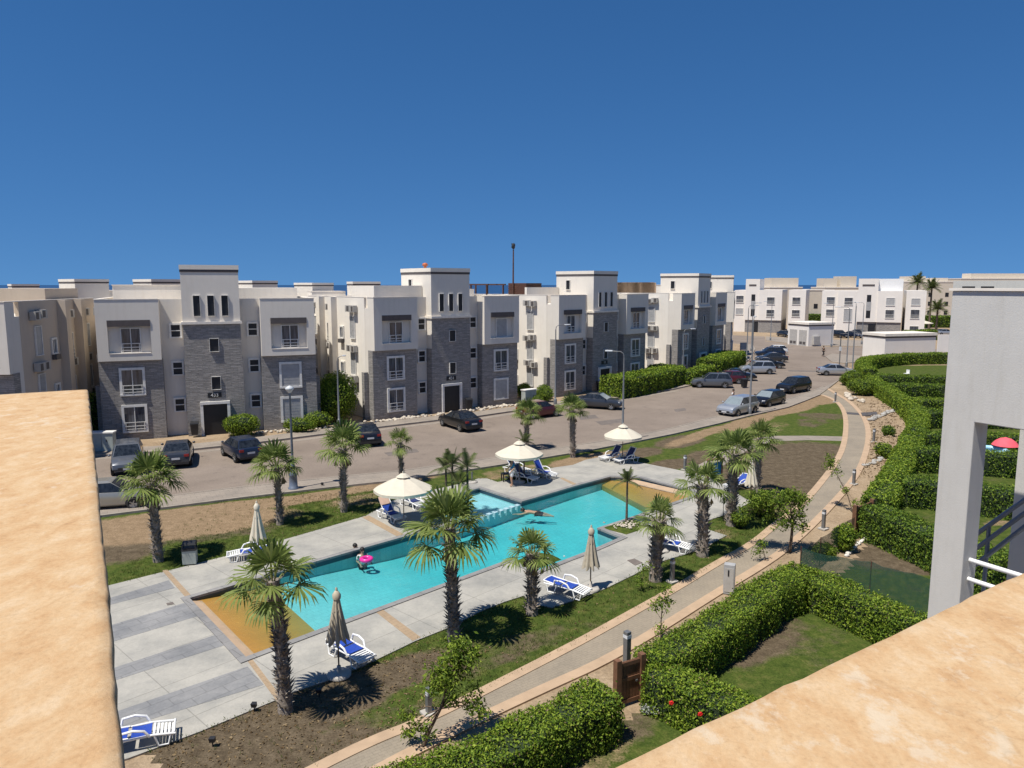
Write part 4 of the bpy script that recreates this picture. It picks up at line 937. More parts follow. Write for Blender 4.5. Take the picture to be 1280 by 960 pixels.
def tree(label, base, trunk, blobs, leaf, dens,  name='ficus_tree', cat='tree', group='young trees along the path', r0=.09, mat='treeleaf'):
    root = thing(name, label, cat, (*base, 0), 0, group)
    tb = MB(); k = len(trunk); tb.tube(trunk, [r0*(1-.55*i/(k-1)) for i in range(k)], 8)
    top = Vector(trunk[-1]); P_ = []; Nn = []
    for c, r in blobs:
        c = Vector(c); src = Vector(trunk[max(1, k-2)]) if (c-top).length > r*1.4 else top
        mid = src.lerp(c, .5)+Vector((random.uniform(-.1,.1), random.uniform(-.1,.1), .08)); tb.tube([src, mid, c], [r0*.4, r0*.28, r0*.12], 5)
        for _ in range(6):
            e = c+Vector((random.gauss(0,1), random.gauss(0,1), random.gauss(0,.8))).normalized()*r*.85; tb.tube([c.lerp(mid,.3), e], [r0*.14, r0*.05], 4)
        # leaf clusters
        nc = max(4, int(78*r*r*dens/100))
        for _ in range(nc):
            d = Vector((random.gauss(0,1), random.gauss(0,1), random.gauss(0,.9)+.25)).normalized(); q = c+d*r*random.uniform(.35,1.08)
            m = random.randint(16,30); pp = np.array(q)+rng.normal(0,.085+.05*r,(m,3)); P_.append(pp); Nn.append(np.tile(np.array(d),(m,1))*.5+np.array([[0,0,.5]]))
    part('trunk', tb, M['bark'], root)
    P_ = np.vstack(P_); Nn = np.vstack(Nn); vv, ff = leafquads(P_, Nn, rng.uniform(.7,1.35,len(P_))*leaf, .42, .75)
    link('crown', npmesh('crown', vv, ff, M[mat]), root); return root
def fan_palm(label, base, h, rt, cr, nf, seed, lean=(0,0), group='fan palms around the pool', skirt=.3):
    rs = random.Random(seed); root = thing('fan_palm', label, 'palm tree', (*base, 0), 0, group)
    mb = MB(); n = 10; k = 9; cx = lambda t: (lean[0]*t*t, lean[1]*t*t)
    pts = [(*cx(i/k), h*i/k) for i in range(k+1)]; rad = [rt*(1.15-.2*min(1,i/2)) if i < 2 else rt*(.95-.12*i/k+.12*(i/k)**3) for i in range(k+1)]
    mb.tube(pts, rad, n); tr_ = part('trunk', mb, M['trunk'], root)
    bt = MB(); nb = int(h*rt*620)
    for i in range(nb):
        t = rs.uniform(.02,.99)**.85; an = i*2.399+rs.uniform(-.2,.2); c = cx(t); r = rt*(.93-.1*t); z = h*t
        d = Vector((cos(an), sin(an), 0)); sd_ = Vector((-sin(an), cos(an), 0)); L = rs.uniform(.10,.22)*(.8+rt); w_ = rs.uniform(.04,.085)*(.7+rt)
        b = Vector((c[0],c[1],z))+d*r*.86; tip = b+d*rs.uniform(.08,.26)*(.7+rt)+Vector((0,0,L))
        bt.add([b-sd_*w_, b+sd_*w_, b+Vector((0,0,L*.5))+d*.05, tip, b-Vector((0,0,.05))+d*.01], [(0,1,3),(1,2,3),(2,0,3),(0,4,1)])
    part('leaf_bases', bt, M['boot'], tr_)
    pe = MB(); LV = []; LF = []
    T = Vector((*cx(1), h))
    for i in range(nf):
        f = i/(nf-1); az = i*2.39996+rs.uniform(-.25,.25); el = R(84-f*(66+skirt*50*rs.random())+rs.uniform(-12,12))  # young leaves upright, old ones hang
        d = Vector((cos(el)*cos(az), cos(el)*sin(az), sin(el))); pl = cr*rs.uniform(.40,.54); droop = (.08+.17*f)*cr
        p0 = T+Vector((cos(az),sin(az),0))*rt*.5+Vector((0,0,.05-.25*f)); p1 = p0+d*pl*.55; p2 = p0+d*pl+Vector((0,0,-droop*.45))
        pe.tube([p0,p1,p2], [.024,.017,.012], 4, True, False)
        ax = (p2-p1).normalized(); up = Vector((0,0,1)); sv = ax.cross(up); sv = sv.normalized() if sv.length > .05 else Vector((-sin(az),cos(az),0)); nv = sv.cross(ax).normalized()
        ns = 24; span = R(225); R0 = cr*rs.uniform(.50,.66); tw = rs.uniform(-.3,.3)
        for s_ in range(ns):
            a = -span/2+span*(s_+.5)/ns; rl = R0*(1-.22*abs(a)/(span/2))*rs.uniform(.92,1.05)
            fold = .26*abs(sin(a))*1.0
            dr = (ax*cos(a)+sv*sin(a)*(cos(tw))+nv*(-fold*.55+.16*(1 if s_%2 else -1)*.4)).normalized()
            hw = rl*span/ns*.5*.95; side = (sv*cos(a)-ax*sin(a)).normalized()
            m1 = p2+dr*rl*.52+Vector((0,0,-.02*cr)); m2 = p2+dr*rl*.80+Vector((0,0,-droop*.22)); tip = p2+dr*rl*.99+Vector((0,0,-droop*rs.uniform(.55,1.0)))
            o = len(LV); LV.extend((p2-side*.004, p2+side*.004, m1-side*hw*.62, m1+side*hw*.62, m2-side*hw*.52, m2+side*hw*.52, tip-side*.003, tip+side*.003))
            LF.extend(((o,o+1,o+3,o+2),(o+2,o+3,o+5,o+4),(o+4,o+5,o+7,o+6)))
    # a few dead brown leaves hang against the trunk
    DV = []; DF = []
    for i in range(rs.randint(2,5)):
        az = rs.uniform(0, 6.28); c_ = Vector((cos(az), sin(az), 0)); sv = Vector((-sin(az), cos(az), 0)); p0 = T+c_*rt*.9-Vector((0,0,.15)); p1 = p0+c_*cr*.22-Vector((0,0,cr*.25))
        pe.tube([p0, p0+c_*cr*.16, p1], [.018,.014,.01], 4, True, False)
        for s_ in range(11):
            a = -.7+1.4*s_/10; dr = (Vector((0,0,-1))*cos(a)+sv*sin(a)*.6+c_*.12).normalized(); L = cr*rs.uniform(.3,.42); o = len(DV)
            DV.extend((p1-sv*.004, p1+sv*.004, p1+dr*L*.6+sv*.022, p1+dr*L*.6-sv*.022, p1+dr*L)); DF.extend(((o,o+1,o+2,o+3),(o+3,o+2,o+4,o+4)))
    DF = [f_ for f_ in DF if len(set(f_)) == 4]
    link('dead_leaves', npmesh('dead_leaves', np.array(DV), np.array(DF), M['dryleaf']), root)
    # joined leaflets keep one tone per leaf segment
    cw = link('crown', npmesh('crown', np.array(LV), np.array(LF), M['palmleaf']), root); part('leaf_stalks', pe, M['petiole'], cw)
    return root
def feather_palm(label, base, h, rt, fl, nf, seed, lean=(0,0), multi=None):
    rs = random.Random(seed); root = thing('feather_palm', label, 'palm tree', (*base,0), 0, 'slender feather palms in the planters'); mb = MB(); LV = []; LF = []
    for bx, by, hh in (multi or [(0,0,h)]):
        pts = [(bx+lean[0]*t*t, by+lean[1]*t*t, hh*t) for t in (0,.25,.5,.75,1)]; mb.tube(pts, [rt*1.3,rt,rt*.9,rt*.85,rt*.7], 7); T = Vector(pts[-1])
        for i in range(nf):
            f = i/max(1,nf-1); az = i*2.4+rs.uniform(-.3,.3)+bx*3; el = R(78-f*68); d = Vector((cos(el)*cos(az),cos(el)*sin(az),sin(el))); L = fl*rs.uniform(.85,1.1)
            P_ = [T+d*L*t+Vector((0,0,-L*(.15+.75*f)*t*t*.75)) for t in (0,.2,.4,.6,.8,1)]; mb.tube(P_, [rt*.22,.014,.012,.01,.007,.004], 4, True, False)
            for s_ in range(44):
                t = .08+.92*s_/44; q = t*5; a = min(4,int(q)); p = P_[a].lerp(P_[a+1], q-a); ax = (P_[a+1]-P_[a]).normalized(); sv = ax.cross(Vector((0,0,1))); sv = sv.normalized() if sv.length > .01 else Vector((1,0,0))
                for sg in (-1,1):
                    ll = fl*.27*(1-.55*abs(t-.45)*1.4); e = p+(sv*sg*.85+ax*.5).normalized()*ll+Vector((0,0,-.25*ll)); w_ = ax*.017*max(1, fl)
                    o = len(LV); LV.extend((p-w_*.5, p+w_*.5, e+w_*.1, e-w_*.1)); LF.append((o,o+1,o+2,o+3))
    part('trunk', mb, M['bark'], root); link('fronds', npmesh('fronds', np.array(LV), np.array(LF), M['featherleaf']), root); return root

# ---- fan palms: base pixel, trunk height, trunk radius, crown radius, leaves
PALMS = [((198,702),3.25,.25,1.55,30,(-.15,0),'fan palm on the sandy verge beside the trash bin, nearest the left parapet'),
 ((350,656),2.75,.20,1.40,28,(0,0),'fan palm beside the ornate blue grey lamp base'),
 ((430,640),3.15,.21,1.50,28,(-.05,.1),'slim tall fan palm on the verge between the lamp base and the open parasol'),
 ((502,604),2.35,.17,.95,18,(0,0),'smallest fan palm on the verge, rising behind the left open parasol'),
 ((567,801),3.60,.25,1.70,34,(.0,0),'tallest fan palm with a long bare trunk in front of the pool'),
 ((357,890),3.60,.24,1.42,24,(-.12,0),'fan palm leaning over the orange shelf at the near end of the pool'),
 ((665,768),2.10,.26,1.05,20,(0,0),'short stocky fan palm beside the corner planter at the near pool edge'),
 ((819,726),2.35,.30,1.05,20,(0,0),'thick dark trunked fan palm nearest the lone bollard by the path'),
 ((878,695),2.95,.31,1.25,22,(0,0),'dark trunked fan palm between the path and the far planter'),
 ((914,657),3.35,.30,1.45,28,(.0,0),'tall fan palm with a rough trunk beside the bushy path tree'),
 ((946,618),3.05,.22,1.25,26,(.1,0),'fan palm standing behind the folded parasol at the far deck end'),
 ((658,562),2.45,.22,1.30,24,(0,0),'fan palm at the road edge behind the middle open parasol'),
 ((716,572),3.05,.23,1.30,26,(0,0),'fan palm at the road edge left of the far open parasol')]
for i,(b,h,rt,cr,nf,ln,lb) in enumerate(PALMS): fan_palm(lb, U(*b), h*1.05, rt*.76, cr*(.92 if i in (0,4,5) else .98), int(nf*.6)+2, 100+i, (ln[0]+random.uniform(-.12,.12), ln[1]+random.uniform(-.1,.1)))
feather_palm('slender feather palm rising from the pebbled planter in front of the middle parasol', U(655,601), 2.35, .05, .85, 10, 5)
feather_palm('slender feather palm on the corner planter at the far right of the pool', U(783,656), 2.15, .06, .8, 14, 6)
feather_palm('clump of arching feather palms at the edge of the shallow pool', U(566,640), 3.0, .07, 1.15, 9, 7, (0,0), [(0,0,2.5),(-.35,.25,2.2),(.75,.2,2.3),(.35,-.2,1.5)])
# ---- date palms far right
for px, py, hh, lb in ((1161,412.5,10.6,'tall date palm at right of the right white modern block'),(1170,414,5.4,'shorter bushy date palm nearest the grey white pillar'),(1143,411,12.0,'date palm rising over the roof corner of the right white modern block')):
    o = feather_palm(lb, U(px,py), hh, .26, 3.2, 26, px); o['group'] = 'date palms beyond the white blocks'; o.name = 'date_palm'
# ---- trees along the path
tb = U(528,935)
tree('leafy ficus tree with a thin leaning trunk in front of the path at the bottom', tb, [(0,0,0),(.2,.03,.5),(.46,.1,1.0),(.62,.15,1.5)],
     [((.72,.2,1.95),.56),((.42,.2,1.72),.42),((1.02,.25,2.2),.42),((.78,.3,2.35),.42),((.25,.1,1.5),.27),((1.2,.1,1.15),.34),((1.48,.1,1.05),.24),((.8,.1,1.2),.2),((-.18,0,.62),.22),((-.36,.05,.88),.13),((-.32,.05,.36),.14),((.12,0,.4),.15),((1.3,.3,2.3),.2)], .115, 120, r0=.055)
tb = U(987,691)
tree('bushy tree with yellow green leaves between the path and the far deck corner', tb, [(0,0,0),(.05,0,.7),(.10,.1,1.3),(.0,.1,1.8)],
     [((-.1,.0,2.15),.62),((-.75,.1,2.2),.55),((-1.3,.3,2.3),.45),((.15,.2,2.5),.45),((-.35,-.2,1.35),.38),((-.9,.5,1.7),.5),((-1.5,.6,1.75),.45),((.2,.1,1.2),.22),((-1.6,.2,2.0),.3),((.5,.2,2.15),.4),((.4,.1,1.6),.32),((.6,.1,1.1),.16)], .13, 95, r0=.08)
tree('sapling with a few pale leaves drooping over the path shadow', U(958,702), [(0,0,0),(-.1,.05,.35),(-.2,.1,.7)], [((-.2,.1,.8),.22),((-.35,0,.45),.18)], .12, 120, name='sapling', r0=.02)
tree('thin sapling with a small round crown beside the upper path', U(1066,641), [(0,0,0),(-.2,.2,.8),(-.5,.5,1.5),(-.8,.7,2.1)], [((-.85,.75,2.3),.36),((-.7,.6,1.9),.25),((-.35,.35,1.1),.2),((-1.0,.8,2.6),.24),((.1,0,.5),.2)], .12, 95, name='sapling', r0=.03)
tree('thin sapling with a bare grey stem at the path edge beyond the gate', U(826,800), [(0,0,0),(0,.02,.7),(.02,.04,1.2)], [((.05,.03,1.25),.24),((-.22,.0,1.15),.17),((.22,.1,1.3),.14),((.1,0,1.75),.09),((-.05,0,.35),.12)], .11, 110, name='sapling', r0=.02)
tree('spindly sapling with pale leaves leaning against the thickest palm trunk', U(800,738), [(0,0,0),(.1,0,.5),(.15,.05,1.0)], [((.15,0,.9),.2),((-.05,0,.4),.15)], .11, 90, name='sapling', r0=.015)
tree('leafy creeper around the trunk of the tall palm by the path tree', U(904,651), [(0,0,0),(-.05,-.1,.8),(-.1,-.15,1.5)], [((-.1,-.2,1.45),.28),((.05,-.2,1.1),.2)], .12, 95, name='creeper', cat='creeper', r0=.02)
bush('low leafy shrub at the foot of the tall palm on the grass island', U(925,660), .55, .12, 220, 'treeleaf')
bush('larger leafy shrub under the bushy path tree', U(952,645), .8, .12, 200, 'treeleaf')
bush('spiky green shrub in front of the dark entrance with the bins', U(556,512), 1.0, .15, 170)
bush('yellowish dry shrub right of the entrance behind the black sedan', U(606,505), .9, .15, 150, 'treeleaf')
bush('rounded green shrub beside the entrance of the left apartment block', U(303,545), 1.1, .14, 190, sq=(1.5,.9,1.0))
bush('big dark green shrub at the corner between the first and second front blocks', U(424,527), 2.0, .18, 140, sq=(1,1,1.35))
bush('low dark shrub beneath the shuttered ground floor window', U(375,541), .9, .14, 170, sq=(1.8,.9,.9))
bush('low dark shrub at the corner stone of the left apartment block', U(398,535), .9, .14, 170, sq=(1.6,1,.9))
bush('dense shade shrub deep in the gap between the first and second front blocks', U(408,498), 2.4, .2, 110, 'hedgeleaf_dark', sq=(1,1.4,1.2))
bush('shrub against the ground floor of the second front block at right', U(628,500), .9, .15, 160, sq=(1.6,.9,.9))
bush('yellow green shrub beside the pale cabinet', U(680,503), 1.1, .15, 160, 'treeleaf')
bush('rusty tinted low shrub in the bed below the pale cabinet', U(672,509), .7, .14, 150, 'treeleaf')
bush('shrub between the sidewalk and the sunlit gable of the third front block', U(655,497), 1.0, .15, 150)
bush('narrow dark bush left of the first apartment block beside the parapet', U(118,545), 1.3, .16, 150, 'hedgeleaf_dark', sq=(1,1,1.8))
bush('leafy shrub hanging over the sandy slope at the head of the path', U(1078,494), 1.3, .17, 130, 'treeleaf', sq=(1.3,1,.9))
bush('second leafy shrub on the slope, closer to the parked silver car', U(1066,482), 1.4, .17, 120, 'treeleaf', sq=(1.2,1,.8))
bush('straggly grey green plant on the sandy slope between the rock rows', U(1111,545), .6, .14, 120, 'hedgeleaf_dark')
bush('low green plant above the lower rock row on the slope', U(1105,573), .7, .14, 130)
bush('little rounded citrus bush inside the netted garden plot', U(1057,690), .62, .11, 320, sq=(.9,.9,1.3))
bush('pale green low bush beside the citrus bush in the netted plot', U(1032,698), .5, .11, 300, 'treeleaf', sq=(1.3,1,.8))
bush('silvery leaved plant at the foot of the wooden gate', U(818,890), .34, .1, 420, 'silverleaf', sq=(1.1,1,.7))
bush('grey green bush in the gap of the curved hedge', U(1142,562), 1.0, .14, 150, 'hedgeleaf_dark')
# ---- hedges: centre lines given on the hedge tops
hz = 1.25
hedge('near hedge along the path at the bottom, left of the wooden gate', UL([(455,985),(580,945),(700,888),(757,858)], hz), 1.1, 1.2, .085, 950)
hedge('tall hedge along the path, right of the wooden gate', UL([(812,822),(880,786),(960,732),(1005,708)], hz), 1.1, 1.28, .085, 900)
hedge('hedge spur with red hibiscus flowers beside the wooden gate', UL([(815,828),(860,845),(915,868),(965,892)], hz), 1.05, 1.15, .085, 900)
hedge('deep green hedge below the shade net, reaching the white pillar', UL([(1008,712),(1070,738),(1130,762),(1215,792)], hz), 1.1, 1.2, .085, 850)
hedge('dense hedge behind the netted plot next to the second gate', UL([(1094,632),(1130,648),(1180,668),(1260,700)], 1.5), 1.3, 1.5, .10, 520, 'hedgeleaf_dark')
hedge('bright hedge running down the slope beside the path', UL([(1150,515),(1146,535),(1128,570),(1112,600),(1096,622)], 1.3), 1.25, 1.3, .12, 330)
hedge('sunlit curved hedge at the top of the slope', UL([(1089,470),(1100,479),(1124,493),(1142,507),(1150,520)], 1.3), 1.25, 1.35, .13, 260)
hedge('clipped hedge loop around the farthest garden', UL([(1088,462),(1078,455),(1080,449),(1100,445),(1130,442.5),(1180,442),(1260,442)], 1.5), 1.7, 1.55, .15, 200)
hedge('second cross hedge from the far end, with white flowers before it', UL([(1095,468),(1130,469.5),(1180,470.5),(1260,472)], 1.3), 1.3, 1.3, .14, 200, 'hedgeleaf_dark')
hedge('third cross hedge from the far end', UL([(1108,480),(1140,480.5),(1180,481),(1270,483)], 1.3), 1.2, 1.3, .14, 210, 'hedgeleaf_dark')
hedge('fourth cross hedge from the far end', UL([(1132,500),(1160,499),(1190,499),(1280,501)], 1.4), 1.3, 1.45, .13, 230)
hedge('fifth cross hedge from the far end, darkest and widest', UL([(1155,513),(1180,512),(1290,514)], 1.4), 1.5, 1.4, .14, 230, 'hedgeleaf_dark')
hedge('sixth cross hedge, seen left of the white pillar above the green lawn', UL([(1142,540),(1180,541),(1300,545)], 1.3), 1.2, 1.3, .12, 260, 'hedgeleaf_dark')
hedge('cross hedge seen through the opening behind the pink parasol', UL([(1140,560),(1200,563),(1320,570)], 1.4), 1.4, 1.45, .11, 300, 'hedgeleaf_dark')
hedge('cross hedge seen through the opening between two lawns', UL([(1128,598),(1200,605),(1320,618)], 1.4), 1.4, 1.45, .10, 360, 'hedgeleaf_dark')
HG = 'clipped street hedges before the apartment blocks'
hedge('large clipped hedge on the sidewalk in front of the third apartment block', UL([(765,473),(800,468),(842,459)], 2.0), 3.0, 2.1, .19, 150, group=HG)
hedge('clipped hedge low beside the fourth apartment block, right of the lamp post', UL([(858,466),(889,456)], 1.5), 1.8, 1.6, .19, 150, group=HG)
hedge('rounded clipped hedge at the corner of the last grey apartment block', UL([(886,450),(903,445),(918,440)], 2.2), 3.0, 2.3, .2, 130, group=HG)
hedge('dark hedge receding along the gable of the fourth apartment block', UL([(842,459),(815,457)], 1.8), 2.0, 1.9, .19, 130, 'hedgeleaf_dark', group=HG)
hedge('low hedge in front of the right white modern block', UL([(1135,416),(1165,415)], 1.6), 2.5, 2.0, .3, 60, group='far hedges')
hedge('far hedge under the date palms', UL([(1155,400),(1200,400)], 2.0), 4, 3.0, .4, 40, 'hedgeleaf_dark', group='far hedges')
hedge('far hedge between the two white modern blocks', UL([(1008,395),(1026,395)], 2.0), 3, 2.5, .35, 40, 'hedgeleaf_dark', group='far hedges')
# hibiscus flowers
for px, py in ((839,878),(875,892)):
    sa, sb_ = U(815,828,1.2), U(965,892,1.2); dd = Vector((sb_[0]-sa[0], sb_[1]-sa[1], 0)).normalized(); nn = Vector((dd.y, -dd.x, 0)); nn = nn if nn.y < 0 else -nn; best = None
    for q in range(140):
        zc = .15+q*.0075; x0, y0 = U(px, py, zc); e = abs((Vector((x0,y0,0))-Vector((*sa,0))).dot(nn)-.63)
        if best is None or e < best[0]: best = (e, (x0, y0, zc))
    p = best[1]; mb = MB()
    for k in range(5): a = k*1.256; mb.ball((p[0]+.034*cos(a), p[1]-.03, p[2]+.034*sin(a)), .038, 6, (1,.6,1), .1)
    tag(link('hibiscus_flower', mb.mesh('hibiscus_flower', M['hibiscus'])), 'red hibiscus bloom on the hedge spur beside the gate', 'flower', 'hibiscus blooms')
# ---- rocks
def rocks(name, label, pts, r, mat, kind_cat='rocks', jit=.35, zf=.5):
    mb = MB()
    for x,y in pts:
        q = r*random.uniform(.5,1.3); mb.ball((x+random.uniform(-jit,jit), y+random.uniform(-jit,jit), q*zf*.6+.03), q, 6, (1,random.uniform(.7,1.1),random.uniform(.5,.8)), .22)
    return tag(link(name, mb.mesh(name, M[mat])), label, kind_cat)
rocks('rock_terrace', 'upper row of grey white rocks stepping up the sandy slope', resample(UL([(1088,526),(1100,521),(1112,516),(1122,513)]), .2), .2, 'greyrock', 'rock row', .16)
rocks('rock_terrace', 'lower row of grey white rocks stepping up the sandy slope', resample(UL([(1082,583),(1095,578),(1108,571),(1116,568)]), .16), .17, 'greyrock', 'rock row', .13)
rocks('rock_terrace', 'pale rocks scattered beside the head of the path', resample(UL([(1058,495),(1064,499),(1072,503)]), .35), .28, 'rock', 'rock row', .4)
s_ = rocks('rubble', '', [U(random.uniform(1088,1126), random.uniform(498,585)) for _ in range(260)], .10, 'clod', '', .3); del s_['label']; del s_['category']; s_['kind'] = 'stuff'
def pile(px, py, rx, ry, n, r, mat='whitepebble'):
    c = U(px,py); o = rocks('planter_stones', '', [(c[0]+random.gauss(0,rx), c[1]+random.gauss(0,ry)) for _ in range(n)], r, mat, '', .02); del o['label']; del o['category']; o['kind'] = 'stuff'; o.location.z = .14; return o
pile(655,598,.42,.28,70,.11,'rock'); pile(783,661,.34,.2,60,.06,'rock'); pile(690,703,.3,.15,6,.05)
o = rocks('bed_rubble', '', [U(random.uniform(470,640), 0)for _ in range(0)]+[(lambda p: (p[0]+random.uniform(-.5,.5), p[1]+random.uniform(-.4,.4)))(at(B2,37.3,random.uniform(-1,14),-.9)) for _ in range(150)], .16, 'rock', '', .2); del o['label']; del o['category']; o['kind'] = 'stuff'
o = rocks('bed_rubble', '', [(lambda p: (p[0]+random.uniform(-.5,.5), p[1]+random.uniform(-.4,.4)))(at(B1,22,random.uniform(9.5,15.5),-.8)) for _ in range(60)], .13, 'rock', '', .2); del o['label']; del o['category']; o['kind'] = 'stuff'
rocks('pebble_edging', 'white pebble edging around the brown plot behind the net', resample(UL([(1058,696),(1070,683),(1085,672),(1100,677),(1130,684),(1172,693)]), .08), .095, 'whitepebble', 'edging', .02)
def scrub():
    P_ = []
    while len(P_) < 900:
        x, y = U(random.uniform(1060,1130), random.uniform(490,600))
        if not inpoly(x, y, PL + PR[::-1]): P_.append((x, y, random.uniform(.03,.2)))
    vv, ff = leafquads(np.array(P_), np.tile([[0,0,.3]], (len(P_),1)), rng.uniform(.1,.3,len(P_)), .22, .9); struct('dry_scrub', npmesh('dry_scrub', vv, ff, M['dryleaf']), 'stuff')
scrub()
# ---- shade net fences and gates
def net(label, line, h, zb=0.0):
    root = thing('shade_net', label, 'net fence', (*line[0], zb), 0, 'dark green shade nets'); ox, oy = line[0]; mb = MB(); P_ = resample(line, .35); k = len(P_)
    rows = [[(x-ox+random.uniform(-.03,.03), y-oy+random.uniform(-.03,.03), h*q*(1+random.uniform(-.03,.03))) for x,y in P_] for q in (0,.35,.7,1)]
    for d in (0, .015): mb.add([(x,y+d,z) for r in rows for x,y,z in r], [(i*k+j, i*k+j+1, (i+1)*k+j+1, (i+1)*k+j) for i in range(3) for j in range(k-1)], True)
    part('netting', mb, M['net'], root)
    for i in range(0, k, 6): pm = MB(); pm.tube([(P_[i][0]-ox, P_[i][1]-oy+.03, 0),(P_[i][0]-ox, P_[i][1]-oy+.03, h+.05)], .02, 5); part('post', pm, M['wood'], root)
    return root
net('dark green shade net running above the hedge toward the white pillar', UL([(1002,683),(1035,692),(1090,702),(1130,712),(1215,735)], 1.7), 1.65)
net('dark green shade net along the path below the second gate', UL([(1002,700),(1018,688),(1045,668),(1068,655)], .9), 1.2)
def gate(label, p, rz, w_, h, open_=0.0):
    root = thing('wooden_gate', label, 'gate', (*p, 0), rz, 'wooden garden gates')
    for x in (0, w_+.16): m = MB(); m.box(x-.08, x+.08, -.09, .09, 0, h+.06); part('post', m, M['gatewood'], root)
    d = MB(); n = 6
    for i in range(n): d.box(.09+i*(w_-.02)/n, .09+(i+1)*(w_-.02)/n-.012, -.02, .02, .08, h-.04)
    for z in (.1, h*.55, h-.16): d.box(.09, w_+.06, -.045, -.021, z, z+.11)
    do = part('door_leaf', d, M['gatewood'], root); m = MB(); m.box(w_-.08, w_-.02, -.08, -.046, h*.5, h*.5+.05); part('handle', m, M['rim'], do)
    return root
g0, g1 = U(771,886), U(801,876); gate('brown plank gate standing between two near hedges', g0, atan2(g1[1]-g0[1], g1[0]-g0[0]), hypot(g1[0]-g0[0], g1[1]-g0[1])-.16, 1.35)
g0, g1 = U(1067,673), U(1088,664); gate('dark brown gate at the far corner of the netted plot', g0, atan2(g1[1]-g0[1], g1[0]-g0[0]), max(.9, hypot(g1[0]-g0[0], g1[1]-g0[1])-.16), 1.5)

# ---- grass tufts and leaf litter on the nearer lawns
def tufts():
    V_ = []; F_ = []; rs = random.Random(3); near = [((pU := U(a,b)), rx, ry, R(an)) for a,b,rx,ry,an,k,st in patches if k in 'bs' and st > .6]
    LP = offset(LE, .3) + offset(PL, -.2)[::-1]; cnt = 0
    while cnt < 5200:
        x, y = rs.uniform(-16, 16), rs.uniform(15, 42)
        if not inpoly(x, y, LP) or inpoly(x, y, DECK): continue
        bad = any((((x-c[0])*cos(an)+(y-c[1])*sin(an))/rx)**2+((-(x-c[0])*sin(an)+(y-c[1])*cos(an))/ry)**2 < .9 for c,rx,ry,an in near)
        if bad and rs.random() > .12: continue
        cnt += 1
        for _ in range(5):
            a = rs.uniform(0,6.28); h = rs.uniform(.04,.11); bx, by = x+rs.gauss(0,.05), y+rs.gauss(0,.05); w_ = .007; o = len(V_); lx, ly = cos(a)*h*.5, sin(a)*h*.5
            V_ += [(bx-w_*sin(a),by+w_*cos(a),.01),(bx+w_*sin(a),by-w_*cos(a),.01),(bx+lx*.4+w_*.6*sin(a),by+ly*.4-w_*.6*cos(a),h*.7),(bx+lx,by+ly,h)]; F_.append((o,o+1,o+2,o+3))
    # rougher fringe along the deck edges
    for x0, y0 in resample(DECK, .06, True):
        if y0 > 45 or x0 < -15 or not (inpoly(x0, y0, LP)): continue
        for _ in range(2):
            x, y = x0+rs.gauss(0,.07), y0+rs.gauss(0,.07); a = rs.uniform(0,6.28); h = rs.uniform(.05,.12); w_ = .008; o = len(V_); lx, ly = cos(a)*h*.6, sin(a)*h*.6
            V_ += [(x-w_*sin(a),y+w_*cos(a),.01),(x+w_*sin(a),y-w_*cos(a),.01),(x+lx*.4+w_*.6*sin(a),y+ly*.4-w_*.6*cos(a),h*.7),(x+lx,y+ly,h)]; F_.append((o,o+1,o+2,o+3))
    struct('grass_tufts', npmesh('grass_tufts', np.array(V_), np.array(F_), M['grassblade']), 'stuff')
    P_ = []
    while len(P_) < 2600:
        x, y = rs.uniform(-12, 14), rs.uniform(15, 40)
        if inpoly(x, y, LP) and not inpoly(x, y, DECK):
            bad = any((((x-c[0])*cos(an)+(y-c[1])*sin(an))/rx)**2+((-(x-c[0])*sin(an)+(y-c[1])*cos(an))/ry)**2 < 1.1 for c,rx,ry,an in near)
            if bad or rs.random() < .12: P_.append((x, y, .03))
    P_ = np.array(P_); vv, ff = leafquads(P_, np.tile([[0,0,1.0]], (len(P_),1)), rng.uniform(.04,.11,len(P_)), .55, .5)
    struct('leaf_litter', npmesh('leaf_litter', vv, ff, M['dryleaf']), 'stuff')
tufts()
# ================================================================== cars
def bevel(o, w_, seg=2, ang=28):
    b = o.modifiers.new('bevel', 'BEVEL'); b.width = w_; b.segments = seg; b.limit_method = 'ANGLE'; b.angle_limit = R(ang); return o
CARS = {  # belt line stations (x/L, z), cabin (rear base, rear roof, front roof, front base), roof z, length, width
 'sedan': (4.55, 1.78, 1.45, [(-.5,.55),(-.485,.93),(-.40,1.02),(-.28,1.00),(0,.97),(.2,.95),(.27,.93),(.43,.80),(.485,.66),(.5,.45)], (-.36,-.19,.05,.24)),
 'suv':   (4.45, 1.84, 1.66, [(-.5,.60),(-.49,1.05),(-.45,1.10),(-.25,1.09),(0,1.06),(.2,1.04),(.27,1.03),(.43,.92),(.485,.76),(.5,.5)], (-.475,-.40,.06,.25)),
 'hatch': (4.0, 1.74, 1.50, [(-.5,.55),(-.49,.96),(-.45,1.02),(-.25,1.01),(0,.98),(.2,.96),(.28,.94),(.43,.80),(.485,.66),(.5,.45)], (-.475,-.37,.06,.27))}
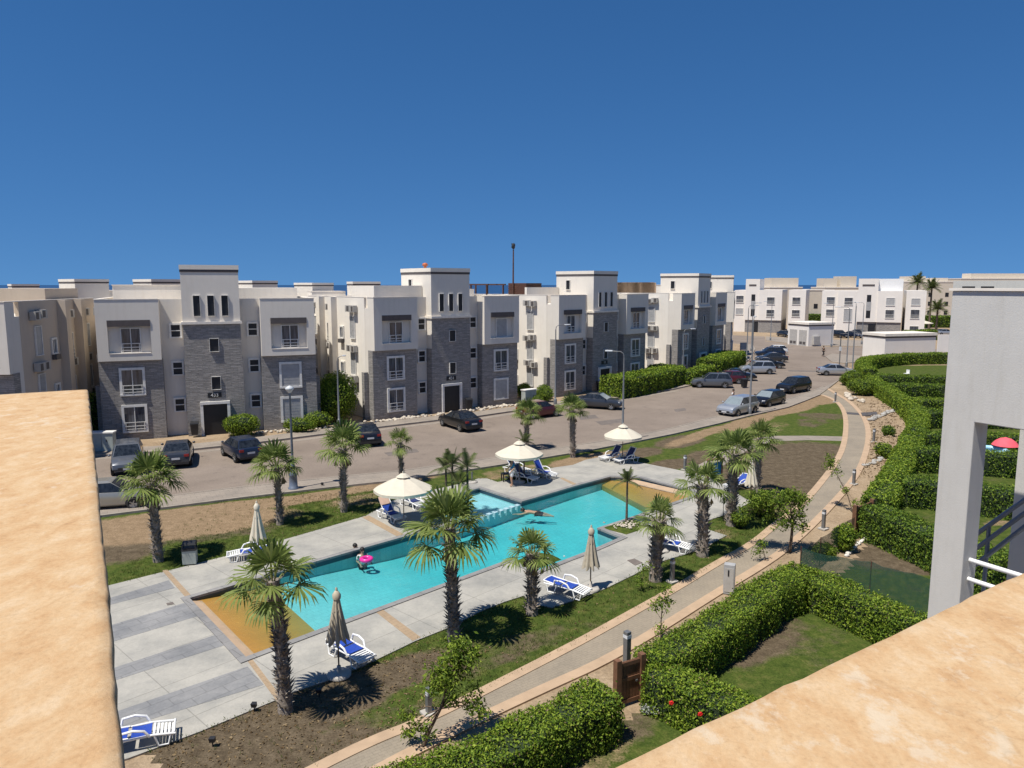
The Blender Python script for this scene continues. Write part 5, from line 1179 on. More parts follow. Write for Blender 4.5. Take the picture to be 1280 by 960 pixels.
def car(label, px, py, deg, kind, col, z=0.0, group='parked cars', lights=True, det=True, shade=False):
    L, W, H, belt, (xr0,xr1,xf1,xf0) = CARS[kind]; p = U(px, py)
    root = thing('parked_car' if group else 'car', label, 'car', (*p, .006), R(deg), group)
    mb = MB(); rings = []
    for x, zt in belt:
        e = abs(2*x)**5; w_ = W/2*(1-.13*e); zb = .24+.12*e
        rings.append([(x*L,-w_*.86,zb),(x*L,-w_*.98,zb+.12),(x*L,-w_,zb+(zt-zb)*.55),(x*L,-w_*.955,zt),(x*L,-w_*.5,zt+.03*(1 if abs(x)<.48 else 0)),(x*L,w_*.5,zt+.03*(1 if abs(x)<.48 else 0)),(x*L,w_*.955,zt),(x*L,w_,zb+(zt-zb)*.55),(x*L,w_*.98,zb+.12),(x*L,w_*.86,zb)])
    k = 10; vs = [q for r in rings for q in r]
    fs = [(i*k+j, (i+1)*k+j, (i+1)*k+(j+1)%k, i*k+(j+1)%k) for i in range(len(rings)-1) for j in range(k)] + [tuple(range(k)), tuple((len(rings)-1)*k+j for j in range(k-1,-1,-1))]
    mb.add(vs, fs, True)
    zl = 1.0 if kind != 'suv' else 1.07; wb, wr = W/2*.93, W/2*.72
    g = [(xr0*L,-wb,zl-.06),(xf0*L,-wb,zl-.10),(xf0*L,wb,zl-.10),(xr0*L,wb,zl-.06),(xr1*L,-wr,H-.05),(xf1*L,-wr,H-.04),(xf1*L,wr,H-.04),(xr1*L,wr,H-.05)]
    mb.hexa(g); xm = (xr1+xf1)/2*L
    mb.add([(xr1*L+.03,-wr*.96,H-.055),(xf1*L-.03,-wr*.96,H-.045),(xf1*L-.03,wr*.96,H-.045),(xr1*L+.03,wr*.96,H-.055),(xr1*L+.2,-wr*.6,H),(xf1*L-.2,-wr*.6,H),(xf1*L-.2,wr*.6,H),(xr1*L+.2,wr*.6,H)], [(4,5,6,7),(0,1,5,4),(1,2,6,5),(2,3,7,6),(3,0,4,7)])
    body = bevel(part('body', mb, PAINT[col], root), .05)
    G = [Vector(q) for q in g]
    def pane(a, b, c, d, ins, name='window', mt=None):
        """inset pane just proud of the quad a b c d"""
        cn = (a+b+c+d)/4; nrm = (b-a).cross(d-a).normalized(); 
        if nrm.dot(cn-Vector((0,0,.9))) < 0: nrm = -nrm
        m = MB(); q = [v+(cn-v)*ins+nrm*.012 for v in (a,b,c,d)]; m.add(q+[v-nrm*.02 for v in q], [(0,1,2,3),(0,4,5,1),(1,5,6,2),(2,6,7,3),(3,7,4,0)]); part(name, m, mt or M['carglass'], root)
    pane(G[1],G[2],G[6],G[5],.08,'windshield', M['sunshade_glare'] if shade else None); pane(G[0],G[3],G[7],G[4],.10,'rear_window')
    for a,b,c,d in ((G[0],G[1],G[5],G[4]),(G[3],G[2],G[6],G[7])):
        t = .52; mid0 = a.lerp(b,t); mid1 = d.lerp(c,t+.02); lift = Vector((0,0,.06))
        pane(a+lift, mid0+lift, mid1, d, .09); pane(mid0+lift, b+lift, c, mid1, .09)
    if det:
        ar = MB()
        for x in (-.31, .315):
            for s_ in (-1,1):
                t = MB(); cy = s_*(W/2-.10); r = .325 if kind != 'suv' else .36; ang = [2*pi*i/18 for i in range(18)]
                prof = [(r*.62,-.10),(r*.97,-.10),(r,-.05),(r,.06),(r*.95,.105),(r*.64,.11),(r*.62,.085)]
                vs = [(x*L+q*cos(a), cy+s_*d, r+q*sin(a)) for q,d in prof for a in ang]; n = 18
                t.add(vs, [(i*n+j,i*n+(j+1)%n,(i+1)*n+(j+1)%n,(i+1)*n+j) for i in range(len(prof)-1) for j in range(n)], True)
                w_ = part('wheel', t, M['tyre'], root); rm = MB()
                rm.add([(x*L+r*.63*cos(a), cy+s_*.08, r+r*.63*sin(a)) for a in ang]+[(x*L, cy+s_*.06, r)], [(j,(j+1)%n,n) for j in range(n)])
                for q in range(5): a = q*2*pi/5; rm.bar((x*L, cy+s_*.092, r), (x*L+r*.6*cos(a), cy+s_*.098, r+r*.6*sin(a)), .05, .06)
                part('rim', rm, M['rim'], w_)
                an2 = [pi*i/12 for i in range(13)]; yy = s_*(W/2*.985+.004); rr = r*1.16
                ar.add([(x*L+rr*cos(a), yy, r+rr*sin(a)) for a in an2]+[(x*L+rr, yy, .3),(x*L-rr, yy, .3)], [tuple(range(13))+(14,13)])
        part('wheel_arch', ar, M['blackplastic'], root)
        for s_ in (-1,1):
            m = MB(); y0 = s_*W*.24; y1 = s_*W*.405; m.hexa([(L*.478,min(y0,y1),.60),(L*.492,min(y0,y1),.60),(L*.478,max(y0,y1),.60),(L*.44,max(y0,y1),.62),(L*.455,min(y0,y1),.74),(L*.475,min(y0,y1),.72),(L*.462,max(y0,y1),.74),(L*.43,max(y0,y1),.77)]); part('headlight', m, M['lampglass'], root)
            m = MB(); m.box(-L*.503, -L*.47, min(s_*W*.27,s_*W*.43), max(s_*W*.27,s_*W*.43), .78, .93); part('taillight', m, M['redglass'], root)
            m = MB(); m.ball((xf0*L-.22, s_*(W/2+.07), zl+.06), .1, 8, (.7,1,.7)); part('mirror', m, PAINT[col], root)
        m = MB(); m.box(L*.5-.01, L*.503, -W*.28, W*.28, .42, .58); part('grille', m, M['blackplastic'], root); m = MB(); m.box(-L*.503,-L*.5+.012,-W*.42,W*.42,.30,.44); part('rear_bumper', m, M['blackplastic'], root)
        m = MB(); m.box(L*.503, L*.506, -.24, .24, .44, .55); part('number_plate', m, M['plate'], root); m = MB(); m.box(-L*.506,-L*.503,-.24,.24,.62,.74); part('number_plate', m, M['plate'], root)
    return root
car('grey off roader parked nose out under the ground floor window at far left', 161, 586, -64, 'suv', 'grey')
car('dark grey sedan parked nose in beside the grey off roader', 223, 577, 111, 'sedan', 'dark')
car('dark navy hatchback parked nose in before the numbered entrance', 302, 572, 128, 'hatch', 'navy')
car('champagne estate parked along the near kerb, half hidden by the left parapet', 138, 634, 16, 'hatch', 'beige')
car('black sedan half hidden behind the palm between the first two blocks', 456, 552, 112, 'sedan', 'black')
car('black sedan standing alone by the second entrance', 575, 535, 124, 'sedan', 'black')
car('dark red car hidden behind the two palms at the road edge', 674, 521, 35, 'hatch', 'red')
car('dark grey sedan parked at the third entrance with its bright windshield', 748, 510, -22, 'sedan', 'dark', shade=True)  # the bright reflection on this windshield is painted by its paler pane
car('dark grey crossover nearest in the row by the clipped hedge', 889, 484, 172, 'suv', 'grey')
car('dark red hatchback squeezed behind the dark grey crossover', 908, 479, 175, 'hatch', 'red')
car('black sedan with its nose toward the road in the hedge row', 921, 475, -12, 'sedan', 'black')
car('silver crossover in the middle of the hedge row', 946, 467, 176, 'suv', 'silver')
car('black sedan just past the silver crossover', 959, 460, -6, 'sedan', 'black')
car('dark grey sedan second from the far end of the hedge row', 964, 452.5, 178, 'sedan', 'dark')
car('navy crossover at the far end of the hedge row', 962, 446.5, 178, 'suv', 'navy')
car('white hatchback tucked behind the navy crossover at the row end', 968, 442.5, 178, 'hatch', 'white')
car('silver crossover parked at the near kerb beside the lamp post', 922, 518, 222, 'suv', 'silver', shade=True)
car('black hatchback parked behind the silver crossover at the near kerb', 960, 507, 222, 'hatch', 'black', shade=True)
car('black crossover parked farthest along the near kerb', 992, 490, 218, 'suv', 'black')
car('silver hatchback crossing the end of the road in side view', 1045, 469, -8, 'sedan', 'silver')
FARG = 'cars parked before the white blocks'
car('black car left of the pair before the right white block', 1049, 422, -75, 'suv', 'black', group=FARG)
car('dark car right of the pair before the right white block', 1066, 422, -70, 'sedan', 'navy', group=FARG)
car('black car half hidden behind the small service hut', 981, 421, -80, 'sedan', 'black', group=FARG)
car('dark grey car behind the pair at the right white block', 1074, 419.5, -60, 'sedan', 'dark', group=FARG)
car('pale car beyond the larger service hut by the low hedge', 1181, 419, 5, 'sedan', 'silver', group=FARG)

# ================================================================== lamps, bollards, street furniture
def ornate_lamp(label, px, py, h):
    root = thing('street_lamp', label, 'street lamp', (*U(px,py),.1), 0, 'street lamps'); m = MB()
    m.lathe([(.30,0),(.30,.08),(.24,.12),(.22,.75),(.26,.8),(.14,.95),(.11,1.5),(.085,1.55)], 14); part('base', m, M['bluemetal'], root)
    m = MB(); m.lathe([(.075,1.5),(.055,h-.35),(.07,h-.33),(.05,h-.25)], 10); part('pole', m, M['bluemetal'], root)
    m = MB(); m.lathe([(.06,h-.25),(.22,h-.05),(.25,h+.04),(.05,h+.16),(0,h+.17)], 12); part('lamp_head', m, M['lamphead'], root); return root
def arm_lamp(label, px, py, h, deg, arm=1.1, z=.1, two=False):
    root = thing('street_lamp', label, 'street lamp', (*U(px,py), z), R(deg), 'street lamps'); m = MB()
    m.lathe([(.17,0),(.17,.5),(.10,.6),(.085,.62),(.05,h-.4)], 10); part('pole', m, M['metal'], root)
    for s_ in ((1,-1) if two else (1,)):
        m = MB(); m.tube([(0,0,h-.45),(.05*s_,0,h-.15),(.25*s_,0,h),(arm*s_*.75,0,h+.02)], .035, 6); a = part('arm', m, M['metal'], root)
        m = MB(); x0, x1 = sorted((arm*s_*.7, arm*s_*1.15)); m.box(x0, x1, -.11, .11, h-.02, h+.09); bevel(part('lamp_head', m, M['lamphead'], a), .03)
    return root
ornate_lamp('ornate blue grey street lamp with a stout conical base at the near kerb', 367, 613, 5.7)
arm_lamp('street lamp with a small curved arm in front of the second front block', 424, 534, 5.7, 20, .6)
arm_lamp('tall street lamp rising behind the far open parasol', 778, 553, 6.6, 165, 1.2)
arm_lamp('street lamp before the third block, its arm reaching right', 694, 507, 7.6, 20, 1.3)
arm_lamp('street lamp at the hedge corner before the fourth block', 853, 481, 6.3, 30, 1.5)
arm_lamp('street lamp at the near kerb beside the silver crossover', 937, 519, 8.6, 60, .5)
arm_lamp('street lamp on the sandy corner left of the parked row', 933, 452, 8.3, 20, 1.5)
arm_lamp('street lamp on the sandy corner closer to the crossing', 939, 440, 8.3, 20, 1.5)
arm_lamp('street lamp across the street before the left white block', 963, 426, 8.0, 180, 1.5)
arm_lamp('street lamp beside the small service hut', 1039, 434, 8.0, 180, 1.5)
arm_lamp('street lamp on the pavement corner nearest the larger service hut', 1058, 459, 8.3, 165, 1.7)
arm_lamp('second street lamp on the pavement corner with a stouter pole', 1065, 470, 9.2, 90, .5)
arm_lamp('street lamp before the right white modern block', 1077, 431, 8.0, 150, 1.4)
sg = thing('street_sign', 'short sign post with a small box on the pavement corner', 'sign post', (*U(1049,459),.1)); m = MB(); m.tube([(0,0,0),(0,0,4.0)], .07, 6); part('post', m, M['metal'], sg); m = MB(); m.box(-.12,.12,-.12,.12,2.2,2.8); part('box', m, M['lamphead'], sg)
sg = thing('street_sign', 'dark framed sign board on posts at the sandy corner', 'sign', (*U(929,445),.0), R(10)); m = MB()
for x in (-.5,.5): m.tube([(x,0,0),(x,0,2.2)], .05, 6)
part('post', m, M['metal'], sg); m = MB(); m.box(-.62,.62,-.03,.03,1.0,2.2); part('board', m, M['shutter'], sg)
def bollard(label, px, py, h=.95, w_=.14, base=True):
    root = thing('bollard_light', label, 'bollard', (*U(px,py),.02), R(35), 'bollard lights'); m = MB(); m.box(-w_/2,w_/2,-w_/2,w_/2,.06,h); bevel(part('post', m, M['metal'], root), .012)
    m = MB(); m.box(-w_/2-.004,w_/2+.004,-w_/2-.004,w_/2+.004,h-.20,h-.10); part('lens', m, M['lamphead'], root)
    m = MB(); m.box(-w_*1.3,w_*1.3,-w_*1.3,w_*1.3,0,.06); part('footing', m, M['concrete'], root); return root
bollard('bollard light on the grass beside the thick dark palm', 840, 728, .95)
bollard('bollard light behind the wooden gate, taller than the hedge', 783, 848, 1.45, .17)
bollard('bollard light on the path edge before the netted plot', 1029, 662, .95)
bollard('bollard light at the right edge of the path below the slope', 1067, 606, .9)
bollard('bollard light between the notice board and the far deck corner', 856, 588, .95)
bollard('bollard light at the left edge of the path near its head', 1044, 503, 1.0)
bollard('bollard light at the right edge of the curved path beside the rubble', 1092, 553, 1.0)
bollard('bollard light half hidden by the leaning ficus crown at the path edge', 536, 893, .75)
cb = thing('utility_cabinet', 'narrow grey utility cabinet with a slotted door beside the path', 'cabinet', (*U(911,742),.02), R(-22)); m = MB(); m.box(-.2,.2,-.14,.14,0,1.15); bevel(part('housing', m, M['shutter'], cb), .015)
m = MB(); m.box(-.16,.16,-.155,-.141,.1,1.02); part('door', m, M['ac'], cb); m = MB(); m.box(-.05,.0,-.17,-.156,.72,.95); part('slot', m, M['dark'], cb)
for lb, px, py, w_, h, rz in (('pale electrical cabinet at the left end of the sidewalk beside the parapet',130,565,1.5,1.35,8),('pale electrical cabinet in the shrubs before the third block',661,507,1.4,1.5,40)):
    c = thing('electrical_cabinet', lb, 'cabinet', (*U(px,py),.1), R(rz), 'pale electrical cabinets'); m = MB(); m.box(-w_/2,w_/2,-.3,.3,0,h-.08); bevel(part('housing', m, M['boxgreen'], c), .02)
    m = MB(); m.box(-w_/2-.05,w_/2+.05,-.36,.36,h-.08,h); part('lid', m, M['frame'], c); m = MB(); m.box(-.01,.01,-.308,-.301,.15,h-.15); m.box(w_*.2,w_*.24,-.33,-.301,h*.5,h*.62); part('door_seam', m, M['acdark'], c)
tbn = thing('trash_bin', 'square beige trash bin with a dark lid on the deck edge', 'trash bin', (*U(238,706),.05), R(15)); m = MB(); m.box(-.27,.27,-.22,.22,.04,.62); bevel(part('bin', m, M['boxgreen'], tbn), .02)
m = MB(); m.box(-.29,.29,-.24,.24,.62,.68); m.hexa([(-.29,-.24,.86),(.29,-.24,.86),(.29,.24,.86),(-.29,.24,.86),(-.25,-.2,.94),(.25,-.2,.94),(.25,.2,.94),(-.25,.2,.94)])
for x in (-.27,.24):
    for y in (-.22,.19): m.box(x,x+.03,y,y+.03,.68,.86)
part('lid', m, M['blackplastic'], tbn)
def darkbin(label, p, z=.1):
    c = thing('wheelie_bin', label, 'bin', (*p, z), R(20), 'black bins'); m = MB(); m.hexa([(-.22,-.22,.1),(.22,-.22,.1),(.22,.22,.1),(-.22,.22,.1),(-.29,-.29,.95),(.29,-.29,.95),(.29,.29,.95),(-.29,.29,.95)]); part('bin', m, M['blackplastic'], c)
    m = MB(); m.hexa([(-.31,-.32,.95),(.31,-.32,.95),(.31,.32,.95),(-.31,.32,.95),(-.28,-.28,1.05),(.28,-.28,1.05),(.28,.3,1.08),(-.28,.3,1.08)]); part('lid', m, M['blackplastic'], c); return c
darkbin('black bin left of the numbered entrance', at(B1,22,5.9,-.6)); darkbin('black bin right of the second entrance', at(B2,37.3,8.85,-.7)); darkbin('black bin at the third entrance behind the grey sedan', at(B3,44.4,6.0,-.7))
darkbin('black bin on the road beside the parked row', U(930,485), .01)
nb = thing('notice_board', 'wooden framed notice board with a teal panel on the dry grass', 'notice board', (*U(893,603),.0), R(25)); m = MB()
for x in (-.5,.5): m.box(x-.05,x+.05,-.05,.05,0,1.35)
part('post', m, M['wood'], nb); m = MB(); m.box(-.45,.45,-.02,.02,.45,1.2); part('panel', m, M['teal'], nb); m = MB(); m.box(-.6,.6,-.12,.12,1.35,1.43); part('roof_board', m, M['gatewood'], nb)
m = MB(); m.box(-.16,.16,-.021,-.024,.7,.95); part('notice', m, M['lightblue'], nb)
for lb, px, py in (('small black garden spotlight at the foot of the leaning palm',399,872),('small black garden spotlight in the dry grass left of the leaning palm',318,890),('black garden spotlight on the sidewalk verge between lamp base and palm',403,609),('black garden spotlight nearest the blue lounger at the bottom left',266,934)):
    g = thing('garden_spotlight', lb, 'spotlight', (*U(px,py),.01), 0, 'garden spotlights'); g.scale = (.7,)*3; m = MB(); m.tube([(0,0,0),(0,0,.22)], .025, 5); part('stake', m, M['blackplastic'], g); m = MB(); m.hexa([(-.09,-.07,.2),(.09,-.07,.2),(.09,.09,.2),(-.09,.09,.2),(-.11,-.1,.36),(.11,-.1,.36),(.09,.07,.38),(-.09,.07,.38)]); part('head', m, M['blackplastic'], g)
for lb, q in (('square drain grate in the striped deck at left',[(208,756),(216,754.5),(218,757),(209.5,758.5)]),('grey drain cover in the deck beside the thick dark palm',[(784,702),(793,700),(803,705),(794,708.5)])):
    m = MB(); m.prism(UL(q), .05, .066, False); tag(link('drain_cover', m.mesh('drain_cover', M['patch'])), lb, 'drain cover')

m = MB(); m.prism(UL([(1056,515.5),(1090,518),(1090,520.5),(1056,518)]), .03, .05, False); tag(link('dark_path_strip', m.mesh('dark_path_strip', M['acdark'])), 'dark narrow strip crossing the upper path', 'drain')  # thin dark strip laid flat across the path
m = MB(); m.prism(UL([(1076,517),(1096,516),(1097,520),(1078,521)]), .0, .10); tag(link('dark_plank', m.mesh('dark_plank', M['acdark'])), 'dark plank lying on the sand at the right end of the dark path strip', 'plank')
# ================================================================== parasols and loungers
def parasol(label, px, py, open_=True, h=2.35, r=1.45, old=False, tilt=0):
    root = thing('parasol', label, 'parasol', (*U(px,py),.05), R(tilt), 'open cream parasols' if open_ else 'folded parasols'); m = MB()
    m.lathe([(.36,0),(.36,.06),(.30,.10),(.06,.12),(.06,.3),(.03,.31)], 14); part('base', m, M['concrete'], root)
    m = MB(); m.tube([(0,0,.1),(0,0,h+.02)], .024, 7); part('pole', m, M['pole'], root)
    m = MB(); n = 8; cm = M['canvas']
    if open_:
        zt = h; ze = h-.62; rows = []
        sub = 4
        for k in range(7):
            t = k/6; ring = []
            for j in range(n*sub):
                a = 2*pi*j/(n*sub); f = (j % sub)/sub; sag = sin(pi*f); rr = r*t*(1-.035*sag*t); z = zt+(ze-zt)*t-.10*sag*t*(1-t)*1.2+.05*sin(pi*t) - (0.0)
                ring.append((rr*cos(a), rr*sin(a), z))
            rows.append(ring)
        rows.append([(x,y,z-.13) for x,y,z in rows[-1]]); k = n*sub
        m.add([p for q in rows for p in q], [(i*k+j,(i+1)*k+j,(i+1)*k+(j+1)%k,i*k+(j+1)%k) for i in range(len(rows)-1) for j in range(k)])
        c = part('canopy', m, cm, root); m = MB(); m.lathe([(.34,h-.04),(.16,h+.09),(0,h+.14)], 8, smooth=False); m.lathe([(.03,h+.14),(.035,h+.2),(0,h+.23)], 6); part('vent_cap', m, cm, c)
        m = MB()
        for j in range(n): a = 2*pi*j/n; m.tube([(0,0,h-.08),(r*.97*cos(a), r*.97*sin(a), ze-.02)], .012, 4)
        for j in range(n): a = 2*pi*j/n; m.tube([(0,0,h-.75),(r*.5*cos(a), r*.5*sin(a), h-.34)], .01, 4)
        part('ribs', m, M['pole'], root)
    else:
        cm = M['canvas_old'] if old else M['canvas']; zt = h+.05; zb = h-1.35; rows = []; k = 48
        for i in range(12):
            t = i/11; z = zt+(zb-zt)*t; rr = (.07+.20*t**1.1)*(1 if t < .9 else 1.03)
            rows.append([(rr*(1+.32*t**.5*cos(8*a+.6*t))*cos(a+.25*t), rr*(1+.32*t**.5*cos(8*a+.6*t))*sin(a+.25*t), z-(.08*cos(8*a) if i == 11 else 0)) for a in [2*pi*j/k for j in range(k)]])
        m.add([p for q in rows for p in q], [(i*k+j,(i+1)*k+j,(i+1)*k+(j+1)%k,i*k+(j+1)%k) for i in range(11) for j in range(k)], True); c = part('canopy', m, cm, root)
        m = MB(); m.lathe([(.12,zt-.12),(.13,zt),(.05,zt+.12),(0,zt+.13)], 8); m.lathe([(.03,zt+.12),(.04,zt+.19),(0,zt+.24)], 6); part('vent_cap', m, cm, c)
        m = MB(); m.lathe([(.125,zt-.5),(.135,zt-.48),(.13,zt-.42)], 12); part('tie_band', m, cm, c)
    return root
parasol('open cream parasol over the loungers at the verge, left of the shallow pool', 505, 655, True, 2.35, 1.42, tilt=10)
parasol('open cream parasol shading the dark loungers beside the pebbled planter', 649, 604, True, 2.35, 1.40, tilt=0)
parasol('open cream parasol at the far corner of the deck by the road', 778, 578, True, 2.35, 1.25, tilt=18)
parasol('folded cream parasol on the verge beside the deck edge near the trash bin', 324, 702, False, 2.3)
parasol('folded beige parasol beside the lounger at the near pool edge, below the orange shelf', 424, 846, False, 2.45, old=True)
parasol('folded beige parasol between the two planters at the near pool edge', 738, 738, False, 2.25, old=True)
parasol('folded cream parasol standing among the palms at the far deck end', 938, 630, False, 2.35)
parasol('folded parasol partly hidden behind the thick dark palm', 826, 690, False, 2.1, old=True)
pb = thing('umbrella_stand', 'round pale parasol base without parasol at the shallow pool', 'umbrella stand', (*U(590,604),.05)); m = MB(); m.lathe([(.32,0),(.32,.07),(.2,.1),(0,.1)], 14); part('slab', m, M['concrete'], pb); m = MB(); m.tube([(0,0,.1),(0,0,.62)], .05, 7); part('stub', m, M['metal'], pb)
def make_lounger(label, px, py, deg, back=0.0, sling='sling', towel=False, group='white framed loungers with blue slings'):
    """head end at -x, foot at +x; back = backrest angle in degrees"""
    root = thing('sun_lounger', label, 'sun lounger', (*U(px,py),.052), R(deg), group); W = .33; hz_ = .34; root.scale = (.92,)*3; b = R(back); Lb = .78
    f = MB()
    for s_ in (-1,1):
        y = s_*W; f.tube([(-.92,y,hz_-.02),(-.3,y,hz_),(.4,y,hz_+.01),(.98,y,hz_-.06)], .032, 6)
        f.tube([(-.80,y,hz_-.02),(-.72,y*1.06,.02),(-.42,y*1.06,.02),(-.30,y,hz_)], .028, 6); f.tube([(.45,y,hz_),(.55,y*1.06,.02),(.80,y*1.06,.02),(.86,y,hz_-.04)], .028, 6)
        f.tube([(-.42,y*1.12,hz_-.02),(-.36,y*1.2,hz_+.24),(-.05,y*1.22,hz_+.27),(.22,y*1.2,hz_+.2),(.34,y*1.1,hz_)], .036, 7)
    for x in (-.90, -.25, .35, .95): f.tube([(x,-W,hz_-.02),(x,W,hz_-.02)], .026, 6)
    for k in range(6): x = .41+.092*k; f.box(x, x+.06, -W+.02, W-.02, hz_-.03-.02*k, hz_-.0-.02*k)
    fr = part('frame', f, M['plastic'], root); px_, pz_ = -.18, hz_+.025
    def bp(u, y, dz=0): return (px_-u*cos(b)+dz*-sin(b)*-1*0, y, pz_+u*sin(b)+dz)
    m = MB(); 
    for s_ in (-1,1): m.tube([bp(0,s_*(W-.02)), bp(Lb,s_*(W-.03))], .03, 6)
    m.tube([bp(Lb,-(W-.03)), bp(Lb+.03,0), bp(Lb,W-.03)], .032, 6); br = part('backrest', m, M['plastic'], root)
    m = MB(); n = 6; rows = [[(*bp(Lb*(.04+.93*i/n), y)[:2], bp(Lb*(.04+.93*i/n), y)[2]+.012-.02*sin(pi*i/n)) for y in (-W+.05,0,W-.05)] for i in range(n+1)]
    for dz in (0,-.02): m.add([(x,y,z+dz) for r_ in rows for x,y,z in r_], [(i*3+j,i*3+j+1,(i+1)*3+j+1,(i+1)*3+j) for i in range(n) for j in range(2)], True)
    part('backrest_sling', m, M[sling], br)
    m = MB(); rows = [[(-.12+.50*i/n, y, hz_+.035-.03*sin(pi*i/n)) for y in (-W+.05,0,W-.05)] for i in range(n+1)]
    for dz in (0,-.02): m.add([(x,y,z+dz) for r_ in rows for x,y,z in r_], [(i*3+j,i*3+j+1,(i+1)*3+j+1,(i+1)*3+j) for i in range(n) for j in range(2)], True)
    part('seat_sling', m, M[sling], fr)
    if towel:
        m = MB(); a = [bp(Lb*.45,-W+.02), bp(Lb*.45,W-.1), bp(Lb*1.0,W-.1), bp(Lb*1.0,-W+.02)]; m.add([(x,y,z+.04) for x,y,z in a]+[(x,y,z+.02) for x,y,z in a], [(0,1,2,3),(0,4,5,1),(1,5,6,2),(2,6,7,3),(3,7,4,0)])
        tw = link('towel', m.mesh('towel', M['towel']), None, root.location.copy(), R(deg)); tag(tw, 'pale pink towel draped over the top of a lounger backrest', 'towel')
    return root
make_lounger('white lounger with a towel on its raised blue backrest under the left parasol', 489, 650, -48, 52, towel=True)
make_lounger('lounger with a raised navy backrest in the shade beside the towel lounger', 516, 634, -48, 58, 'sling_dark')
make_lounger('white lounger with a raised royal blue backrest right of the middle parasol', 679, 597, -38, 60)
make_lounger('navy lounger in the parasol shade, nearest the pebbled planter', 655, 602, -35, 55, 'sling_dark')
make_lounger('navy lounger in the parasol shade behind the man in teal', 646, 592, -35, 50, 'sling_dark')
make_lounger('navy lounger with raised back, left of the pair at the far deck corner', 765, 576, 212, 55, 'sling_dark')
make_lounger('navy lounger with raised back, right of the pair at the far deck corner', 783, 579, 212, 55, 'sling_dark')
make_lounger('flat white and blue lounger beside the folded parasol between the planters', 709, 743, -36, 4)
make_lounger('flat white and blue lounger behind the folded parasol near the orange shelf', 438, 824, -42, 6)
make_lounger('flat blue lounger cut by the left parapet at the bottom', 172, 932, 22, 3)
make_lounger('lounger half hidden by palm leaves at the far pool side, near the trash bin', 312, 699, 200, 6)
make_lounger('flat white and blue lounger behind the thick dark palm', 839, 688, -32, 5)
make_lounger('lounger partly hidden by a rough palm trunk at the far deck end', 922, 611, 215, 30)
ct = thing('side_table', 'low black side table in the parasol shade beside the man in teal', 'side table', (*U(633,602),.05), R(20)); m = MB(); m.box(-.28,.28,-.22,.22,.42,.47); part('top', m, M['blackplastic'], ct); 
for x in (-.24,.24):
    for y in (-.18,.18): m = MB(); m.box(x-.03,x+.03,y-.03,y+.03,0,.42); part('leg', m, M['blackplastic'], ct)

# ================================================================== people
def skin_mesh(name, verts, edges, radii, mat, root=0, sub=1):
    me = bpy.data.meshes.new(name+'_cage'); me.from_pydata([tuple(v) for v in verts], edges, []); o = bpy.data.objects.new('tmp', me); COL.objects.link(o)
    md = o.modifiers.new('skin','SKIN'); md.use_smooth_shade = True; md.branch_smoothing = .4; ss = o.modifiers.new('s','SUBSURF'); ss.levels = sub; ss.render_levels = sub
    sk = me.skin_vertices[0].data if me.skin_vertices else None
    if sk is None:
        bpy.context.view_layer.objects.active = o; o.select_set(True); bpy.ops.mesh.customdata_skin_add(); sk = me.skin_vertices[0].data
    for i, r in enumerate(radii): sk[i].radius = (r if isinstance(r, tuple) else (r, r)); sk[i].use_root = (i == root)
    dg = bpy.context.evaluated_depsgraph_get(); dg.update(); out = bpy.data.meshes.new_from_object(o.evaluated_get(dg)); bpy.data.objects.remove(o); out.name = name
    out.materials.clear(); out.materials.append(mat); return out
